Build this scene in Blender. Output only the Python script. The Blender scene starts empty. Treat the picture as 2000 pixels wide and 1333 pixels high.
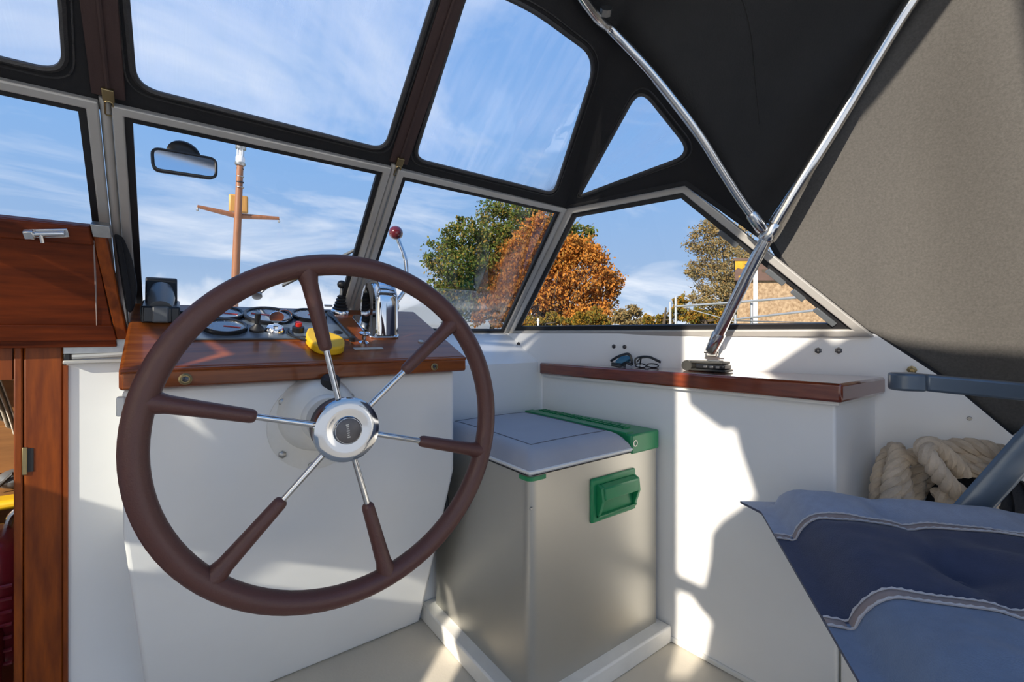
import bpy, math, random
from mathutils import Vector, Matrix, noise as mnoise
random.seed(7)
sc = bpy.context.scene
col = sc.collection
V = Vector

# ------------------------------------------------------------------ camera, sky, sun, exposure
F_PX, CS, SN, EYE, HORIZON = 889.0, .8033, .5955, .72, 650.0
cam_d = bpy.data.cameras.new('camera'); cam = bpy.data.objects.new('camera', cam_d); col.objects.link(cam)
cam_d.sensor_width = 36; cam_d.lens = F_PX / 2000 * 36; cam_d.clip_start = .01; cam_d.clip_end = 3000
cam_d.shift_y = -(666.5 - HORIZON) / 2000
cam.location = (0, 0, EYE); cam.rotation_euler = (math.pi / 2, 0, -math.atan2(SN, CS))
sc.camera = cam
sc.view_settings.view_transform = 'Standard'; sc.view_settings.look = 'None'
sc.view_settings.gamma = 1; sc.view_settings.use_curve_mapping = False
sc.view_settings.exposure = 1.08

SUN_DIR = V((.827, .37, -.4226)).normalized()
sl = bpy.data.lights.new('sun', 'SUN'); sl.energy = 3.9; sl.angle = math.radians(.6); sl.color = (1, .9, .76)
so = bpy.data.objects.new('sun', sl); col.objects.link(so); so.rotation_euler = SUN_DIR.to_track_quat('-Z', 'Y').to_euler()
so.location = (-20, -10, 12)

w = bpy.data.worlds.new('sky'); sc.world = w; w.use_nodes = True
nt = w.node_tree; nt.nodes.clear()
def N(t, ty, **k):
    n = t.nodes.new(ty)
    for a, b in k.items():
        if a in ('op',): n.operation = b
        elif a == 'inp':
            for i, v in b.items(): n.inputs[i].default_value = v
        else: setattr(n, a, b)
    return n
def L(t, a, b): t.links.new(a, b)
def ramp(t, fac, stops):
    r = N(t, 'ShaderNodeValToRGB'); e = r.color_ramp.elements
    while len(e) < len(stops): e.new(.5)
    for i, (p, c) in enumerate(stops):
        e[i].position = p; e[i].color = c if len(c) == 4 else (*c, 1)
    L(t, fac, r.inputs[0]); return r
tc = N(nt, 'ShaderNodeTexCoord'); sep = N(nt, 'ShaderNodeSeparateXYZ'); L(nt, tc.outputs['Generated'], sep.inputs[0])
base = ramp(nt, sep.outputs[2], [(0, (.50, .62, .78)), (.12, (.31, .45, .67)), (.35, (.21, .40, .72)), (.8, (.12, .30, .68))])
zz = N(nt, 'ShaderNodeMath', op='MAXIMUM', inp={1: 0.0}); L(nt, sep.outputs[2], zz.inputs[0])
za = N(nt, 'ShaderNodeMath', op='ADD', inp={1: .22}); L(nt, zz.outputs[0], za.inputs[0])
dv = N(nt, 'ShaderNodeVectorMath', op='DIVIDE'); cb = N(nt, 'ShaderNodeCombineXYZ')
L(nt, tc.outputs['Generated'], dv.inputs[0])
for i in range(3): L(nt, za.outputs[0], cb.inputs[i])
L(nt, cb.outputs[0], dv.inputs[1])
mp = N(nt, 'ShaderNodeMapping', inp={'Scale': (1.0, 1.5, .6), 'Location': (3.4, 1.2, 0), 'Rotation': (0, 0, .5)}); L(nt, dv.outputs[0], mp.inputs[0])
n1 = N(nt, 'ShaderNodeTexNoise', inp={'Scale': 1.15, 'Detail': 9, 'Roughness': .58, 'Distortion': .5}); L(nt, mp.outputs[0], n1.inputs['Vector'])
cl = ramp(nt, n1.outputs[0], [(.47, (0, 0, 0)), (.75, (1, 1, 1))])
# puffy bank low over the horizon
n2 = N(nt, 'ShaderNodeTexNoise', inp={'Scale': 4.5, 'Detail': 7, 'Roughness': .5}); L(nt, tc.outputs['Generated'], n2.inputs['Vector'])
hz = N(nt, 'ShaderNodeMath', op='MULTIPLY_ADD', inp={1: -2.6, 2: .22}); L(nt, zz.outputs[0], hz.inputs[0])
ad = N(nt, 'ShaderNodeMath', op='ADD'); L(nt, n2.outputs[0], ad.inputs[0]); L(nt, hz.outputs[0], ad.inputs[1])
cu = ramp(nt, ad.outputs[0], [(.47, (0, 0, 0)), (.56, (1, 1, 1))])
mx = N(nt, 'ShaderNodeMath', op='MAXIMUM'); L(nt, cl.outputs[0], mx.inputs[0]); L(nt, cu.outputs[0], mx.inputs[1])
ms = N(nt, 'ShaderNodeMath', op='MULTIPLY', inp={1: .85}); L(nt, mx.outputs[0], ms.inputs[0])
mix = N(nt, 'ShaderNodeMix', data_type='RGBA'); L(nt, ms.outputs[0], mix.inputs['Factor']); L(nt, base.outputs[0], mix.inputs['A'])
mix.inputs['B'].default_value = (.86, .88, .93, 1)
bg = N(nt, 'ShaderNodeBackground', inp={1: .57}); L(nt, mix.outputs['Result'], bg.inputs[0])
ow = N(nt, 'ShaderNodeOutputWorld'); L(nt, bg.outputs[0], ow.inputs[0])

# ------------------------------------------------------------------ pixel helpers (a pixel is only a direction)
RT, FW, UP, CAM = V((CS, -SN, 0)), V((SN, CS, 0)), V((0, 0, 1)), V((0, 0, EYE))
def ray(px, py): return RT * ((px - 1000) / F_PX) + FW - UP * ((py - HORIZON) / F_PX)
def at(px, py, x=None, y=None, z=None, d=None):
    r = ray(px, py)
    if x is not None: t = (x - CAM.x) / r.x
    elif y is not None: t = (y - CAM.y) / r.y
    elif z is not None: t = (z - CAM.z) / r.z
    else: t = d
    return CAM + r * t
def on(px, py, P, n):
    r = ray(px, py); return CAM + r * ((V(P) - CAM).dot(n) / r.dot(n))

# ------------------------------------------------------------------ materials
MAT = {}
def mat(name, color, rough=.5, metal=0, var=.08, scale=8, bump=0, bscale=60, coat=0, c2=None, stretch=(1, 1, 1), spec=.5, detail=4, sheen=0, grain=None):
    m = bpy.data.materials.new(name); m.use_nodes = True; t = m.node_tree; b = t.nodes['Principled BSDF']
    b.inputs['Roughness'].default_value = rough; b.inputs['Metallic'].default_value = metal
    b.inputs['Coat Weight'].default_value = coat; b.inputs['Coat Roughness'].default_value = .08
    b.inputs['Specular IOR Level'].default_value = spec
    if sheen: b.inputs['Sheen Weight'].default_value = sheen
    tcn = N(t, 'ShaderNodeTexCoord'); mpn = N(t, 'ShaderNodeMapping', inp={'Scale': stretch}); L(t, tcn.outputs['Object'], mpn.inputs[0])
    ns = N(t, 'ShaderNodeTexNoise', inp={'Scale': scale, 'Detail': detail, 'Roughness': .6}); L(t, mpn.outputs[0], ns.inputs['Vector'])
    lo = tuple(max(0, c * (1 - var * 2)) for c in color) if c2 is None else c2
    r = ramp(t, ns.outputs[0], [(.3, lo), (.7, color)])
    L(t, r.outputs[0], b.inputs['Base Color'])
    if bump:
        nb = N(t, 'ShaderNodeTexNoise', inp={'Scale': bscale, 'Detail': 3}); L(t, mpn.outputs[0], nb.inputs['Vector'])
        bp = N(t, 'ShaderNodeBump', inp={'Strength': bump, 'Distance': .002}); L(t, nb.outputs[0], bp.inputs['Height']); L(t, bp.outputs[0], b.inputs['Normal'])
    MAT[name] = m; return m
mat('white', (.84, .84, .83), .28, var=.03, scale=3, bump=.12, bscale=14)
mat('white_old', (.78, .77, .73), .4, var=.06, scale=14, bump=.1, bscale=25)
mat('floor', (.60, .55, .46), .55, var=.05, scale=6, bump=.15, bscale=220)
mat('mahogany', (.27, .072, .010), .36, var=.2, scale=7, stretch=(1, 11, 11), coat=.30, spec=.3, c2=(.12, .022, .003), bump=.08, bscale=20)
mat('mahogany_up', (.30, .066, .006), .45, var=.2, scale=8, stretch=(9, 9, 1), coat=.08, spec=.25, c2=(.13, .024, .004), bump=.06, bscale=20)
mat('mahogany_dull', (.20, .034, .004), .5, var=.2, scale=6, stretch=(1, 9, 9), coat=.05, c2=(.055, .008, .001), spec=.22)
mat('mahogany_along', (.22, .045, .014), .2, var=.2, scale=10, stretch=(14, 1, 14), coat=1, c2=(.12, .02, .007))
mat('mast_wood', (.30, .12, .05), .5, var=.15, scale=8, stretch=(14, 14, 1))
mat('ply', (.55, .28, .07), .5, var=.12, scale=8, stretch=(14, 14, 1))
mat('rim_vinyl', (.105, .040, .032), .42, var=.06, bump=.25, bscale=420)
mat('chrome', (.82, .83, .85), .06, 1, var=.01)
mat('steel', (.70, .70, .70), .16, 1, var=.03)
mat('hub_steel', (.50, .52, .55), .09, 1, var=.02)
mat('cap_dark', (.10, .10, .11), .25, .9, var=.1, scale=60)
mat('dull_steel', (.45, .45, .44), .38, 1, var=.1, scale=60)
mat('alu', (.50, .485, .46), .42, .35, var=.06, scale=12)
mat('alu_white', (.62, .62, .60), .45, .4, var=.05, scale=12)
mat('brass', (.40, .31, .16), .4, 1, var=.1, scale=40)
mat('rubber', (.012, .012, .014), .5, var=.1)
mat('black_plastic', (.014, .015, .017), .3, var=.05)
mat('bezel', (.012, .012, .014), .25, var=.05)
mat('grey_plastic', (.10, .11, .12), .35, var=.05)
mat('panel_blue', (.095, .125, .165), .3, var=.06, scale=20)
mat('dial', (.11, .14, .18), .12, var=.05, scale=20, coat=1)
mat('red', (.55, .02, .015), .35, var=.05)
mat('ball_red', (.10, .006, .008), .12, var=.25, scale=18, coat=1)
mat('yellow', (.78, .47, .01), .5, var=.06, scale=14, bump=.1, bscale=50)
mat('green', (.012, .23, .085), .35, var=.05)
mat('cooler_metal', (.50, .485, .44), .42, .85, var=.03, scale=4, bump=.03, bscale=40, stretch=(1, 1, .3))
mat('cover_grey', (.36, .37, .41), .55, var=.05, bump=.2, bscale=240)
mat('thread', (.16, .16, .18), .8)
mat('canvas_roof_shaded', (.030, .030, .031), .8, var=.10, scale=5, bump=.5, bscale=300, spec=.2)  # roof copy of the canopy cloth, darkened for shade
mat('canvas', (.096, .091, .085), .8, var=.14, scale=260, bump=.3, bscale=900, spec=.25)  # side curtain copy of the same cloth, lightened to carry sunlight
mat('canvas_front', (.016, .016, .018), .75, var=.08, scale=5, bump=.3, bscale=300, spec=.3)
mat('binding', (.035, .034, .036), .45, var=.2, scale=90, bump=.4, bscale=500)
mat('zip_strap', (.050, .026, .024), .7, var=.12, scale=20, bump=.3, bscale=300, stretch=(6, 1, 1))
mat('fab_light', (.29, .34, .45), .85, var=.07, scale=60, bump=.4, bscale=600, sheen=.2)
mat('fab_navy', (.034, .048, .105), .85, var=.09, scale=60, bump=.4, bscale=600, sheen=.1)
mat('fab_blue', (.155, .215, .325), .85, var=.07, scale=60, bump=.4, bscale=600, sheen=.2)
mat('fab_trim', (.34, .27, .25), .85, var=.08, scale=60)
mat('fab_cord', (.50, .50, .53), .85, var=.08, scale=60)
mat('chair_tube', (.11, .15, .20), .35, .3, var=.05, coat=.3)
mat('rope', (.66, .56, .44), .9, var=.15, scale=40, bump=.6, bscale=300)
mat('black_net', (.012, .013, .018), .8, var=.2, bump=1, bscale=160)
mat('red_vinyl', (.22, .012, .02), .35, var=.1, scale=6, coat=.2)
mat('curtain', (.45, .41, .34), .85, var=.06, scale=14)
mat('interior_wood', (.30, .14, .045), .45, var=.15, scale=8, stretch=(1, 10, 10))
mat('lens_blue', (.03, .10, .15), .06, .5, var=.05)
mat('wallet', (.035, .035, .032), .5, var=.1, scale=30, bump=.2, bscale=200)
mat('brick', (.46, .33, .20), .85, var=.2, scale=7, bump=.4, bscale=10, c2=(.20, .12, .06), detail=10)
mat('fascia', (.13, .075, .055), .7, var=.15, scale=2, stretch=(1, 1, 6))
mat('lichen', (.60, .33, .02), .9, var=.2, scale=5)
mat('galv', (.36, .38, .40), .5, .4, var=.06)
mat('bark', (.10, .075, .05), .9, var=.2, scale=3)
mat('grass', (.10, .13, .035), .95, var=.25, scale=.5, c2=(.16, .13, .05))
mat('lamp_white', (.75, .75, .75), .4)

def glassy(name, streak=0.0, tint=(.97, .98, .99)):
    m = bpy.data.materials.new(name); m.use_nodes = True; t = m.node_tree; t.nodes.clear()
    out = N(t, 'ShaderNodeOutputMaterial'); tr = N(t, 'ShaderNodeBsdfTransparent', inp={0: (*tint, 1)})
    gl = N(t, 'ShaderNodeBsdfGlossy', inp={'Roughness': .02}); fr = N(t, 'ShaderNodeFresnel', inp={0: 1.35})
    k = N(t, 'ShaderNodeMath', op='MULTIPLY', inp={1: .6}); L(t, fr.outputs[0], k.inputs[0])
    mxs = N(t, 'ShaderNodeMixShader'); L(t, k.outputs[0], mxs.inputs[0]); L(t, tr.outputs[0], mxs.inputs[1]); L(t, gl.outputs[0], mxs.inputs[2])
    last = mxs
    if streak:
        tcn = N(t, 'ShaderNodeTexCoord'); mpn = N(t, 'ShaderNodeMapping', inp={'Scale': (34, 3.2, 3.2)}); L(t, tcn.outputs['Object'], mpn.inputs[0])
        ns = N(t, 'ShaderNodeTexNoise', inp={'Scale': 1, 'Detail': 5, 'Roughness': .65, 'Distortion': .4}); L(t, mpn.outputs[0], ns.inputs['Vector'])
        mp2 = N(t, 'ShaderNodeMapping', inp={'Scale': (5, 6, 6)}); L(t, tcn.outputs['Object'], mp2.inputs[0])
        n3 = N(t, 'ShaderNodeTexNoise', inp={'Scale': 1, 'Detail': 3}); L(t, mp2.outputs[0], n3.inputs['Vector'])
        mu = N(t, 'ShaderNodeMath', op='MULTIPLY'); L(t, ns.outputs[0], mu.inputs[0]); L(t, n3.outputs[0], mu.inputs[1])
        rp = ramp(t, mu.outputs[0], [(.17, (.05 * streak,) * 3), (.46, (.36 * streak,) * 3)])
        tl = N(t, 'ShaderNodeBsdfTranslucent', inp={0: (.93, .95, 1, 1)})
        m2 = N(t, 'ShaderNodeMixShader'); L(t, rp.outputs[0], m2.inputs[0]); L(t, mxs.outputs[0], m2.inputs[1]); L(t, tl.outputs[0], m2.inputs[2]); last = m2
    L(t, last.outputs[0], out.inputs[0]); MAT[name] = m
glassy('glass'); glassy('glass_sun_dim', 0, (.72, .74, .74)); glassy('vinyl', 1.0)

def cloth(name, c):
    m = bpy.data.materials.new(name); m.use_nodes = True; t = m.node_tree; t.nodes.clear()
    out = N(t, 'ShaderNodeOutputMaterial'); d = N(t, 'ShaderNodeBsdfDiffuse'); tl = N(t, 'ShaderNodeBsdfTranslucent')
    tcn = N(t, 'ShaderNodeTexCoord'); ns = N(t, 'ShaderNodeTexNoise', inp={'Scale': 9, 'Detail': 5}); L(t, tcn.outputs['Object'], ns.inputs['Vector'])
    r = ramp(t, ns.outputs[0], [(.3, tuple(q * .9 for q in c)), (.7, c)])
    L(t, r.outputs[0], d.inputs[0]); L(t, r.outputs[0], tl.inputs[0])
    mxs = N(t, 'ShaderNodeMixShader', inp={0: .8}); L(t, d.outputs[0], mxs.inputs[1]); L(t, tl.outputs[0], mxs.inputs[2]); L(t, mxs.outputs[0], out.inputs[0]); MAT[name] = m
cloth('glow_cloth', (.92, .89, .83))  # translucent so the added port screens glow and fill the starboard side
def leafmat(name, cols):
    m = bpy.data.materials.new(name); m.use_nodes = True; t = m.node_tree; t.nodes.clear()
    out = N(t, 'ShaderNodeOutputMaterial'); g = N(t, 'ShaderNodeNewGeometry')
    r = ramp(t, g.outputs['Random Per Island'], [(i / (len(cols) - 1), c) for i, c in enumerate(cols)])
    d = N(t, 'ShaderNodeBsdfDiffuse'); tl = N(t, 'ShaderNodeBsdfTranslucent'); L(t, r.outputs[0], d.inputs[0]); L(t, r.outputs[0], tl.inputs[0])
    mxs = N(t, 'ShaderNodeMixShader', inp={0: .35}); L(t, d.outputs[0], mxs.inputs[1]); L(t, tl.outputs[0], mxs.inputs[2]); L(t, mxs.outputs[0], out.inputs[0]); MAT[name] = m
leafmat('leaf_green', [(.05, .085, .018), (.09, .13, .03), (.14, .17, .04), (.20, .18, .045), (.32, .20, .045)])
leafmat('leaf_orange', [(.38, .13, .03), (.50, .19, .035), (.60, .26, .05), (.44, .20, .05), (.28, .16, .04)])
leafmat('leaf_gold', [(.42, .22, .03), (.30, .18, .03), (.18, .16, .03), (.12, .12, .03), (.40, .17, .025)])
leafmat('leaf_olive', [(.24, .18, .08), (.31, .22, .09), (.38, .24, .09), (.20, .17, .075), (.30, .26, .15)])

# ------------------------------------------------------------------ mesh helpers
def tag(o, label=None, cat=None, group=None, kind=None):
    if label: o['label'] = label
    if cat: o['category'] = cat
    if group: o['group'] = group
    if kind: o['kind'] = kind
    return o
def thing(name, loc, label, cat, group=None, kind=None):
    o = bpy.data.objects.new(name, None); col.objects.link(o); o.location = loc; o.empty_display_size = .05
    return tag(o, label, cat, group, kind)
def root_loc(o):
    p = V((0, 0, 0))
    while o is not None: p = p + o.location; o = o.parent
    return p
def basis(n, hint=None):
    n = V(n).normalized(); h = V(hint) if hint is not None else (V((0, 0, 1)) if abs(n.z) < .9 else V((1, 0, 0)))
    u = (h - n * h.dot(n)).normalized(); return u, n.cross(u), n
class MB:
    def __init__(s): s.v = []; s.f = []; s.m = []
    def add(s, vs, fs, mi=0):
        o = len(s.v); s.v += [V(p) for p in vs]; s.f += [tuple(i + o for i in f) for f in fs]; s.m += [mi] * len(fs); return s
    def prism(s, poly, vec, mi=0):
        n = len(poly); vec = V(vec); a = [V(p) for p in poly]; b = [p + vec for p in a]
        return s.add(a + b, [tuple(range(n))[::-1], tuple(range(n, 2 * n))] + [(i, (i + 1) % n, n + (i + 1) % n, n + i) for i in range(n)], mi)
    def box(s, lo, hi, mi=0):
        (a, b, c), (d, e, f) = lo, hi
        return s.prism([(a, b, c), (d, b, c), (d, e, c), (a, e, c)], (0, 0, f - c), mi)
    def obox(s, c, u, v, n, su, sv, sn, mi=0):   # oriented box about its centre
        c, u, v, n = V(c), V(u), V(v), V(n); a = u * su / 2; b = v * sv / 2; d = n * sn / 2
        return s.prism([c - a - b - d, c + a - b - d, c + a + b - d, c - a + b - d], d * 2, mi)
    def tube(s, path, r, n=10, closed=False, caps=True, flat=1, hint=None, mi=0):
        P = [V(p) for p in path]; k = len(P); R = r if isinstance(r, (list, tuple)) else [r] * k
        T = []
        for i in range(k):
            a = P[(i - 1) % k] if (closed or i > 0) else P[i]; b = P[(i + 1) % k] if (closed or i < k - 1) else P[i]
            T.append((b - a).normalized())
        u, _, _ = basis(T[0], hint); vs = []
        for i in range(k):
            u = (u - T[i] * u.dot(T[i])).normalized(); w_ = T[i].cross(u)
            for j in range(n):
                a = 2 * math.pi * j / n; vs.append(P[i] + (u * math.cos(a) + w_ * math.sin(a) * flat) * R[i])
        fs = []; e = k if closed else k - 1
        for i in range(e):
            for j in range(n):
                a = i * n + j; b = i * n + (j + 1) % n; c = ((i + 1) % k) * n + (j + 1) % n; d = ((i + 1) % k) * n + j
                fs.append((a, b, c, d))
        if caps and not closed: fs += [tuple(range(n))[::-1], tuple(range((k - 1) * n, k * n))]
        return s.add(vs, fs, mi)
    def lathe(s, prof, org, axis, n=24, hint=None, mi=0):
        u, w_, ax = basis(axis, hint); org = V(org); vs = []; fs = []
        for r, h in prof:
            for j in range(n):
                a = 2 * math.pi * j / n; vs.append(org + ax * h + (u * math.cos(a) + w_ * math.sin(a)) * max(r, 1e-5))
        k = len(prof)
        for i in range(k - 1):
            for j in range(n): fs.append((i * n + j, i * n + (j + 1) % n, (i + 1) * n + (j + 1) % n, (i + 1) * n + j))
        fs += [tuple(range(n))[::-1], tuple(range((k - 1) * n, k * n))]
        return s.add(vs, fs, mi)
    def ball(s, c, r, n=16, sc_=(1, 1, 1), mi=0):
        c = V(c); vs = []; fs = []; m = n // 2
        for i in range(m + 1):
            th = math.pi * i / m
            for j in range(n):
                a = 2 * math.pi * j / n; vs.append(c + V((math.sin(th) * math.cos(a) * sc_[0], math.sin(th) * math.sin(a) * sc_[1], math.cos(th) * sc_[2])) * r)
        for i in range(m):
            for j in range(n): fs.append((i * n + j, (i + 1) * n + j, (i + 1) * n + (j + 1) % n, i * n + (j + 1) % n))
        return s.add(vs, fs, mi)
    def grid(s, fn, nu, nv, mi=0):
        vs = [fn(i / nu, j / nv) for i in range(nu + 1) for j in range(nv + 1)]
        fs = [(i * (nv + 1) + j, (i + 1) * (nv + 1) + j, (i + 1) * (nv + 1) + j + 1, i * (nv + 1) + j + 1) for i in range(nu) for j in range(nv)]
        return s.add(vs, fs, mi if not callable(mi) else 0)
    def build(s, name, m, parent=None, bevel=0, smooth=40, seg=2, solid=0, sub=0):
        me = bpy.data.meshes.new(name)
        if parent is not None: o0 = root_loc(parent)
        else:
            lo = [min(p[i] for p in s.v) for i in range(3)]; hi = [max(p[i] for p in s.v) for i in range(3)]
            o0 = V(((lo[0] + hi[0]) / 2, (lo[1] + hi[1]) / 2, lo[2]))
        me.from_pydata([p - o0 for p in s.v], [], s.f); me.validate()
        for q in (m if isinstance(m, (list, tuple)) else [m]): me.materials.append(MAT[q])
        if any(s.m) and len(me.polygons) == len(s.m): me.polygons.foreach_set('material_index', s.m)
        if smooth:
            me.shade_smooth(); me.set_sharp_from_angle(angle=math.radians(smooth))
        me.update()
        o = bpy.data.objects.new(name, me); col.objects.link(o)
        if parent is not None: o.parent = parent
        else: o.location = o0
        if solid:
            q = o.modifiers.new('solid', 'SOLIDIFY'); q.thickness = solid; q.offset = 0
        if bevel:
            q = o.modifiers.new('bevel', 'BEVEL'); q.width = bevel; q.segments = seg; q.limit_method = 'ANGLE'; q.angle_limit = math.radians(35); q.harden_normals = False
        if sub:
            q = o.modifiers.new('sub', 'SUBSURF'); q.levels = sub; q.render_levels = sub
        return o
def catmull(P, n=8, closed=False):
    P = [V(p) for p in P]; k = len(P); out = []
    for i in range(k if closed else k - 1):
        g = (lambda q: P[q % k]) if closed else (lambda q: P[max(0, min(k - 1, q))])
        a, b, c, d = g(i - 1), g(i), g(i + 1), g(i + 2)
        for j in range(n):
            t = j / n; out.append(.5 * ((2 * b) + (c - a) * t + (2 * a - 5 * b + 4 * c - d) * t * t + (3 * b - a - 3 * c + d) * t ** 3))
    if not closed: out.append(P[-1])
    return out
def rounded(poly, rad, n=7):
    """round the corners of a planar 3D polygon; rad is a number or one per corner"""
    out = []; k = len(poly)
    for i in range(k):
        p = V(poly[i]); a = V(poly[i - 1]) - p; b = V(poly[(i + 1) % k]) - p; r = rad[i] if isinstance(rad, (list, tuple)) else rad
        r = min(r, a.length * .48, b.length * .48); p0 = p + a.normalized() * r; p1 = p + b.normalized() * r
        for j in range(n + 1):
            t = j / n; out.append(p0 * (1 - t) ** 2 + p * 2 * t * (1 - t) + p1 * t * t)
    return out
def sheet_with_holes(name, m, outer, holes, thick, parent):
    """flat sheet cut from a planar outline with holes, as a filled 2D curve turned into a mesh"""
    o0 = V(outer[0]); nrm = V((0, 0, 0)); k = len(outer)
    for i in range(k):
        a, b = V(outer[i]) - o0, V(outer[(i + 1) % k]) - o0; nrm += a.cross(b)
    nrm.normalize(); u, v_, nrm = basis(nrm, (1, 0, 0))
    cu_ = bpy.data.curves.new(name, 'CURVE'); cu_.dimensions = '2D'; cu_.fill_mode = 'BOTH'; cu_.extrude = thick / 2
    for loop in [outer] + holes:
        sp = cu_.splines.new('POLY'); sp.points.add(len(loop) - 1); sp.use_cyclic_u = True
        for i, p in enumerate(loop):
            d = V(p) - o0; sp.points[i].co = (d.dot(u), d.dot(v_), 0, 1)
    tmp = bpy.data.objects.new('tmp', cu_); col.objects.link(tmp)
    dg = bpy.context.evaluated_depsgraph_get(); me = bpy.data.meshes.new_from_object(tmp.evaluated_get(dg))
    bpy.data.objects.remove(tmp)
    pl = root_loc(parent); mtx = Matrix((( u.x, v_.x, nrm.x, o0.x - pl.x), (u.y, v_.y, nrm.y, o0.y - pl.y), (u.z, v_.z, nrm.z, o0.z - pl.z), (0, 0, 0, 1)))
    me.transform(mtx); me.materials.clear(); me.materials.append(MAT[m])
    o = bpy.data.objects.new(name, me); col.objects.link(o); o.parent = parent; return o
def inset(poly, d):
    """inset a convex planar polygon by d"""
    P = [V(p) for p in poly]; k = len(P); c = sum(P, V((0, 0, 0))) / k; nrm = (P[1] - P[0]).cross(P[2] - P[0]).normalized(); out = []
    D = d if isinstance(d, (list, tuple)) else [d] * k
    for i in range(k):
        a, b, e = P[i - 1], P[i], P[(i + 1) % k]; d1 = (b - a).normalized(); d2 = (e - b).normalized()
        n1 = nrm.cross(d1); n1 = n1 if n1.dot(c - b) > 0 else -n1; n2 = nrm.cross(d2); n2 = n2 if n2.dot(c - b) > 0 else -n2
        q1, q2 = D[i - 1], D[i]
        # solve p with (p-b).n1=q1 , (p-b).n2=q2
        m11, m12 = n1.dot(n1), n1.dot(n2); det = 1 - m12 * m12
        al = (q1 - q2 * m12) / det; be = (q2 - q1 * m12) / det
        out.append(b + n1 * al + n2 * be)
    return out
def ring(outer, inner, thick, back=0):
    k = len(outer); nrm = (V(outer[1]) - V(outer[0])).cross(V(outer[2]) - V(outer[0])).normalized()
    if nrm.dot(CAM - V(outer[0])) < 0: nrm = -nrm
    mb = MB(); f0 = nrm * (thick - back); b0 = nrm * (-back)
    A = [V(p) + f0 for p in outer]; B = [V(p) + f0 for p in inner]; C_ = [V(p) + b0 for p in outer]; D = [V(p) + b0 for p in inner]
    fs = []
    for i in range(k):
        j = (i + 1) % k
        fs += [(i, j, k + j, k + i), (2 * k + j, 2 * k + i, 3 * k + i, 3 * k + j), (j, i, 2 * k + i, 2 * k + j), (k + i, k + j, 3 * k + j, 3 * k + i)]
    return mb.add(A + B + C_ + D, fs)

# ================================================================== the setting
MIDX = .13                                  # centre line of the boat
def mir(p): return V((2 * MIDX - p[0], p[1], p[2]))
YB = 1.06                                   # bulkhead
SILL = .715
W_A, W_B = V((.87, 1.10, 0)), V((1.16, .31, 0))   # plan line of the starboard coaming
def st(o): o['kind'] = 'structure'; return o

st(MB().box((-1.05, -2.2, -.03), (1.32, 1.06, 0)).build('floor', 'floor'))
# bulkhead: white panel, from door post to starboard
st(MB().prism([(-.146, YB, 0), (.93, YB, 0), (.93, YB, .63), (-.066, YB, .63), (-.066, YB, .667), (-.146, YB, .667)], (0, .02, 0)).build('wall_front', 'white'))
# front coaming under the windscreen
st(MB().prism([(.511, YB, .6302), (.511, 1.165, SILL + .001), (.511, 1.215, SILL + .001), (.511, 1.215, .6302)], (.385, 0, 0)).build('trim_2', 'white'))
# starboard coaming, then the sheer dropping aft
inner = [V((.836, 1.193, 0)), W_B, W_B + V((.001, -.002, 0)), V((1.20, .206, 0)), V((1.222, .115, 0)), V((1.236, -.02, 0)), V((1.25, -.6, 0)), V((1.26, -2.2, 0))]
tops = [SILL + .002, SILL + .002, SILL + .0015, .626, .525, .41, .385, .385]
bots = [.598, .598, 0, 0, 0, 0, 0, 0]      # the locker and shelf stand under the first stretch
mb = MB(); vs = []
for p, t, b in zip(inner, tops, bots):
    vs += [V((p.x, p.y, b)), V((p.x, p.y, t)), V((p.x + .05, p.y + .02, t)), V((p.x + .05, p.y + .02, b))]
fs = []
for i in range(len(inner) - 1):
    for j in range(4): fs.append((i * 4 + j, i * 4 + (j + 1) % 4, i * 4 + 4 + (j + 1) % 4, i * 4 + 4 + j))
fs += [(0, 1, 2, 3), (28, 29, 30, 31)]
wall_s = st(mb.add(vs, fs).build('wall_starboard', 'white', bevel=.004))
# port coaming, mirrored
vs[0].z = vs[3].z = vs[4].z = vs[7].z = 0
mb = MB(); mb.add([mir(p) for p in vs], fs); st(mb.build('wall_port', 'white', bevel=.004))
# metal strip along the dropping sheer
q0, q1 = V((1.217, .135, .548)), V((1.252, -.25, .398))
path = [V((1.224, .118, .532)), V((1.236, -.02, .416)), V((1.25, -.5, .39))]
o = MB().tube([p + V((.014, .004, .002)) for p in path], .016, n=8, flat=.35, hint=(0, 0, 1)).build('trim_3', 'alu'); st(o)
# side-locker ledge behind the chair
st(MB().prism([(.968, .309, 0), (1.157, .309, 0), (1.198, .206, 0), (1.220, .115, 0), (1.234, -.02, 0), (1.172, -.02, 0)], (0, 0, .335)).build('trim_4', 'white', bevel=.006))
# step board on the sole by the console foot
# windows of the windscreen -----------------------------------------------------------
def window(name, poly, fw, gw=.009, gm='glass'):
    root = bpy.data.objects.new(name, None); col.objects.link(root); root.location = V(poly[-1]); root['kind'] = 'structure'
    a = [V(p) for p in poly]; b = inset(a, fw); c = inset(b, gw)
    ring(a, b, .012).build('frame', 'alu', root, bevel=.002, smooth=0)
    ring(b, c, .008, .002).build('gasket', 'rubber', root, smooth=0)
    n = (a[1] - a[0]).cross(a[2] - a[0]).normalized()
    if n.dot(CAM - a[0]) < 0: n = -n
    MB().prism([p - n * .001 for p in inset(b, .002)], n * -.004).build('pane', gm, root, smooth=0)
    return root
YT, ZT, YBS = .85, 1.045, 1.195
m1, m2 = -.078, .343
def wp(x, t): return V((x, YBS + (YT - YBS) * t, SILL + (ZT - SILL) * t))
cor_b, cor_t = V((.857, 1.19, SILL)), V((.812, .862, 1.045))
window('window_1', [wp(-.55, 1), wp(m1 - .007, 1), wp(m1 - .007, 0), wp(-.575, 0)], .013)
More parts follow.
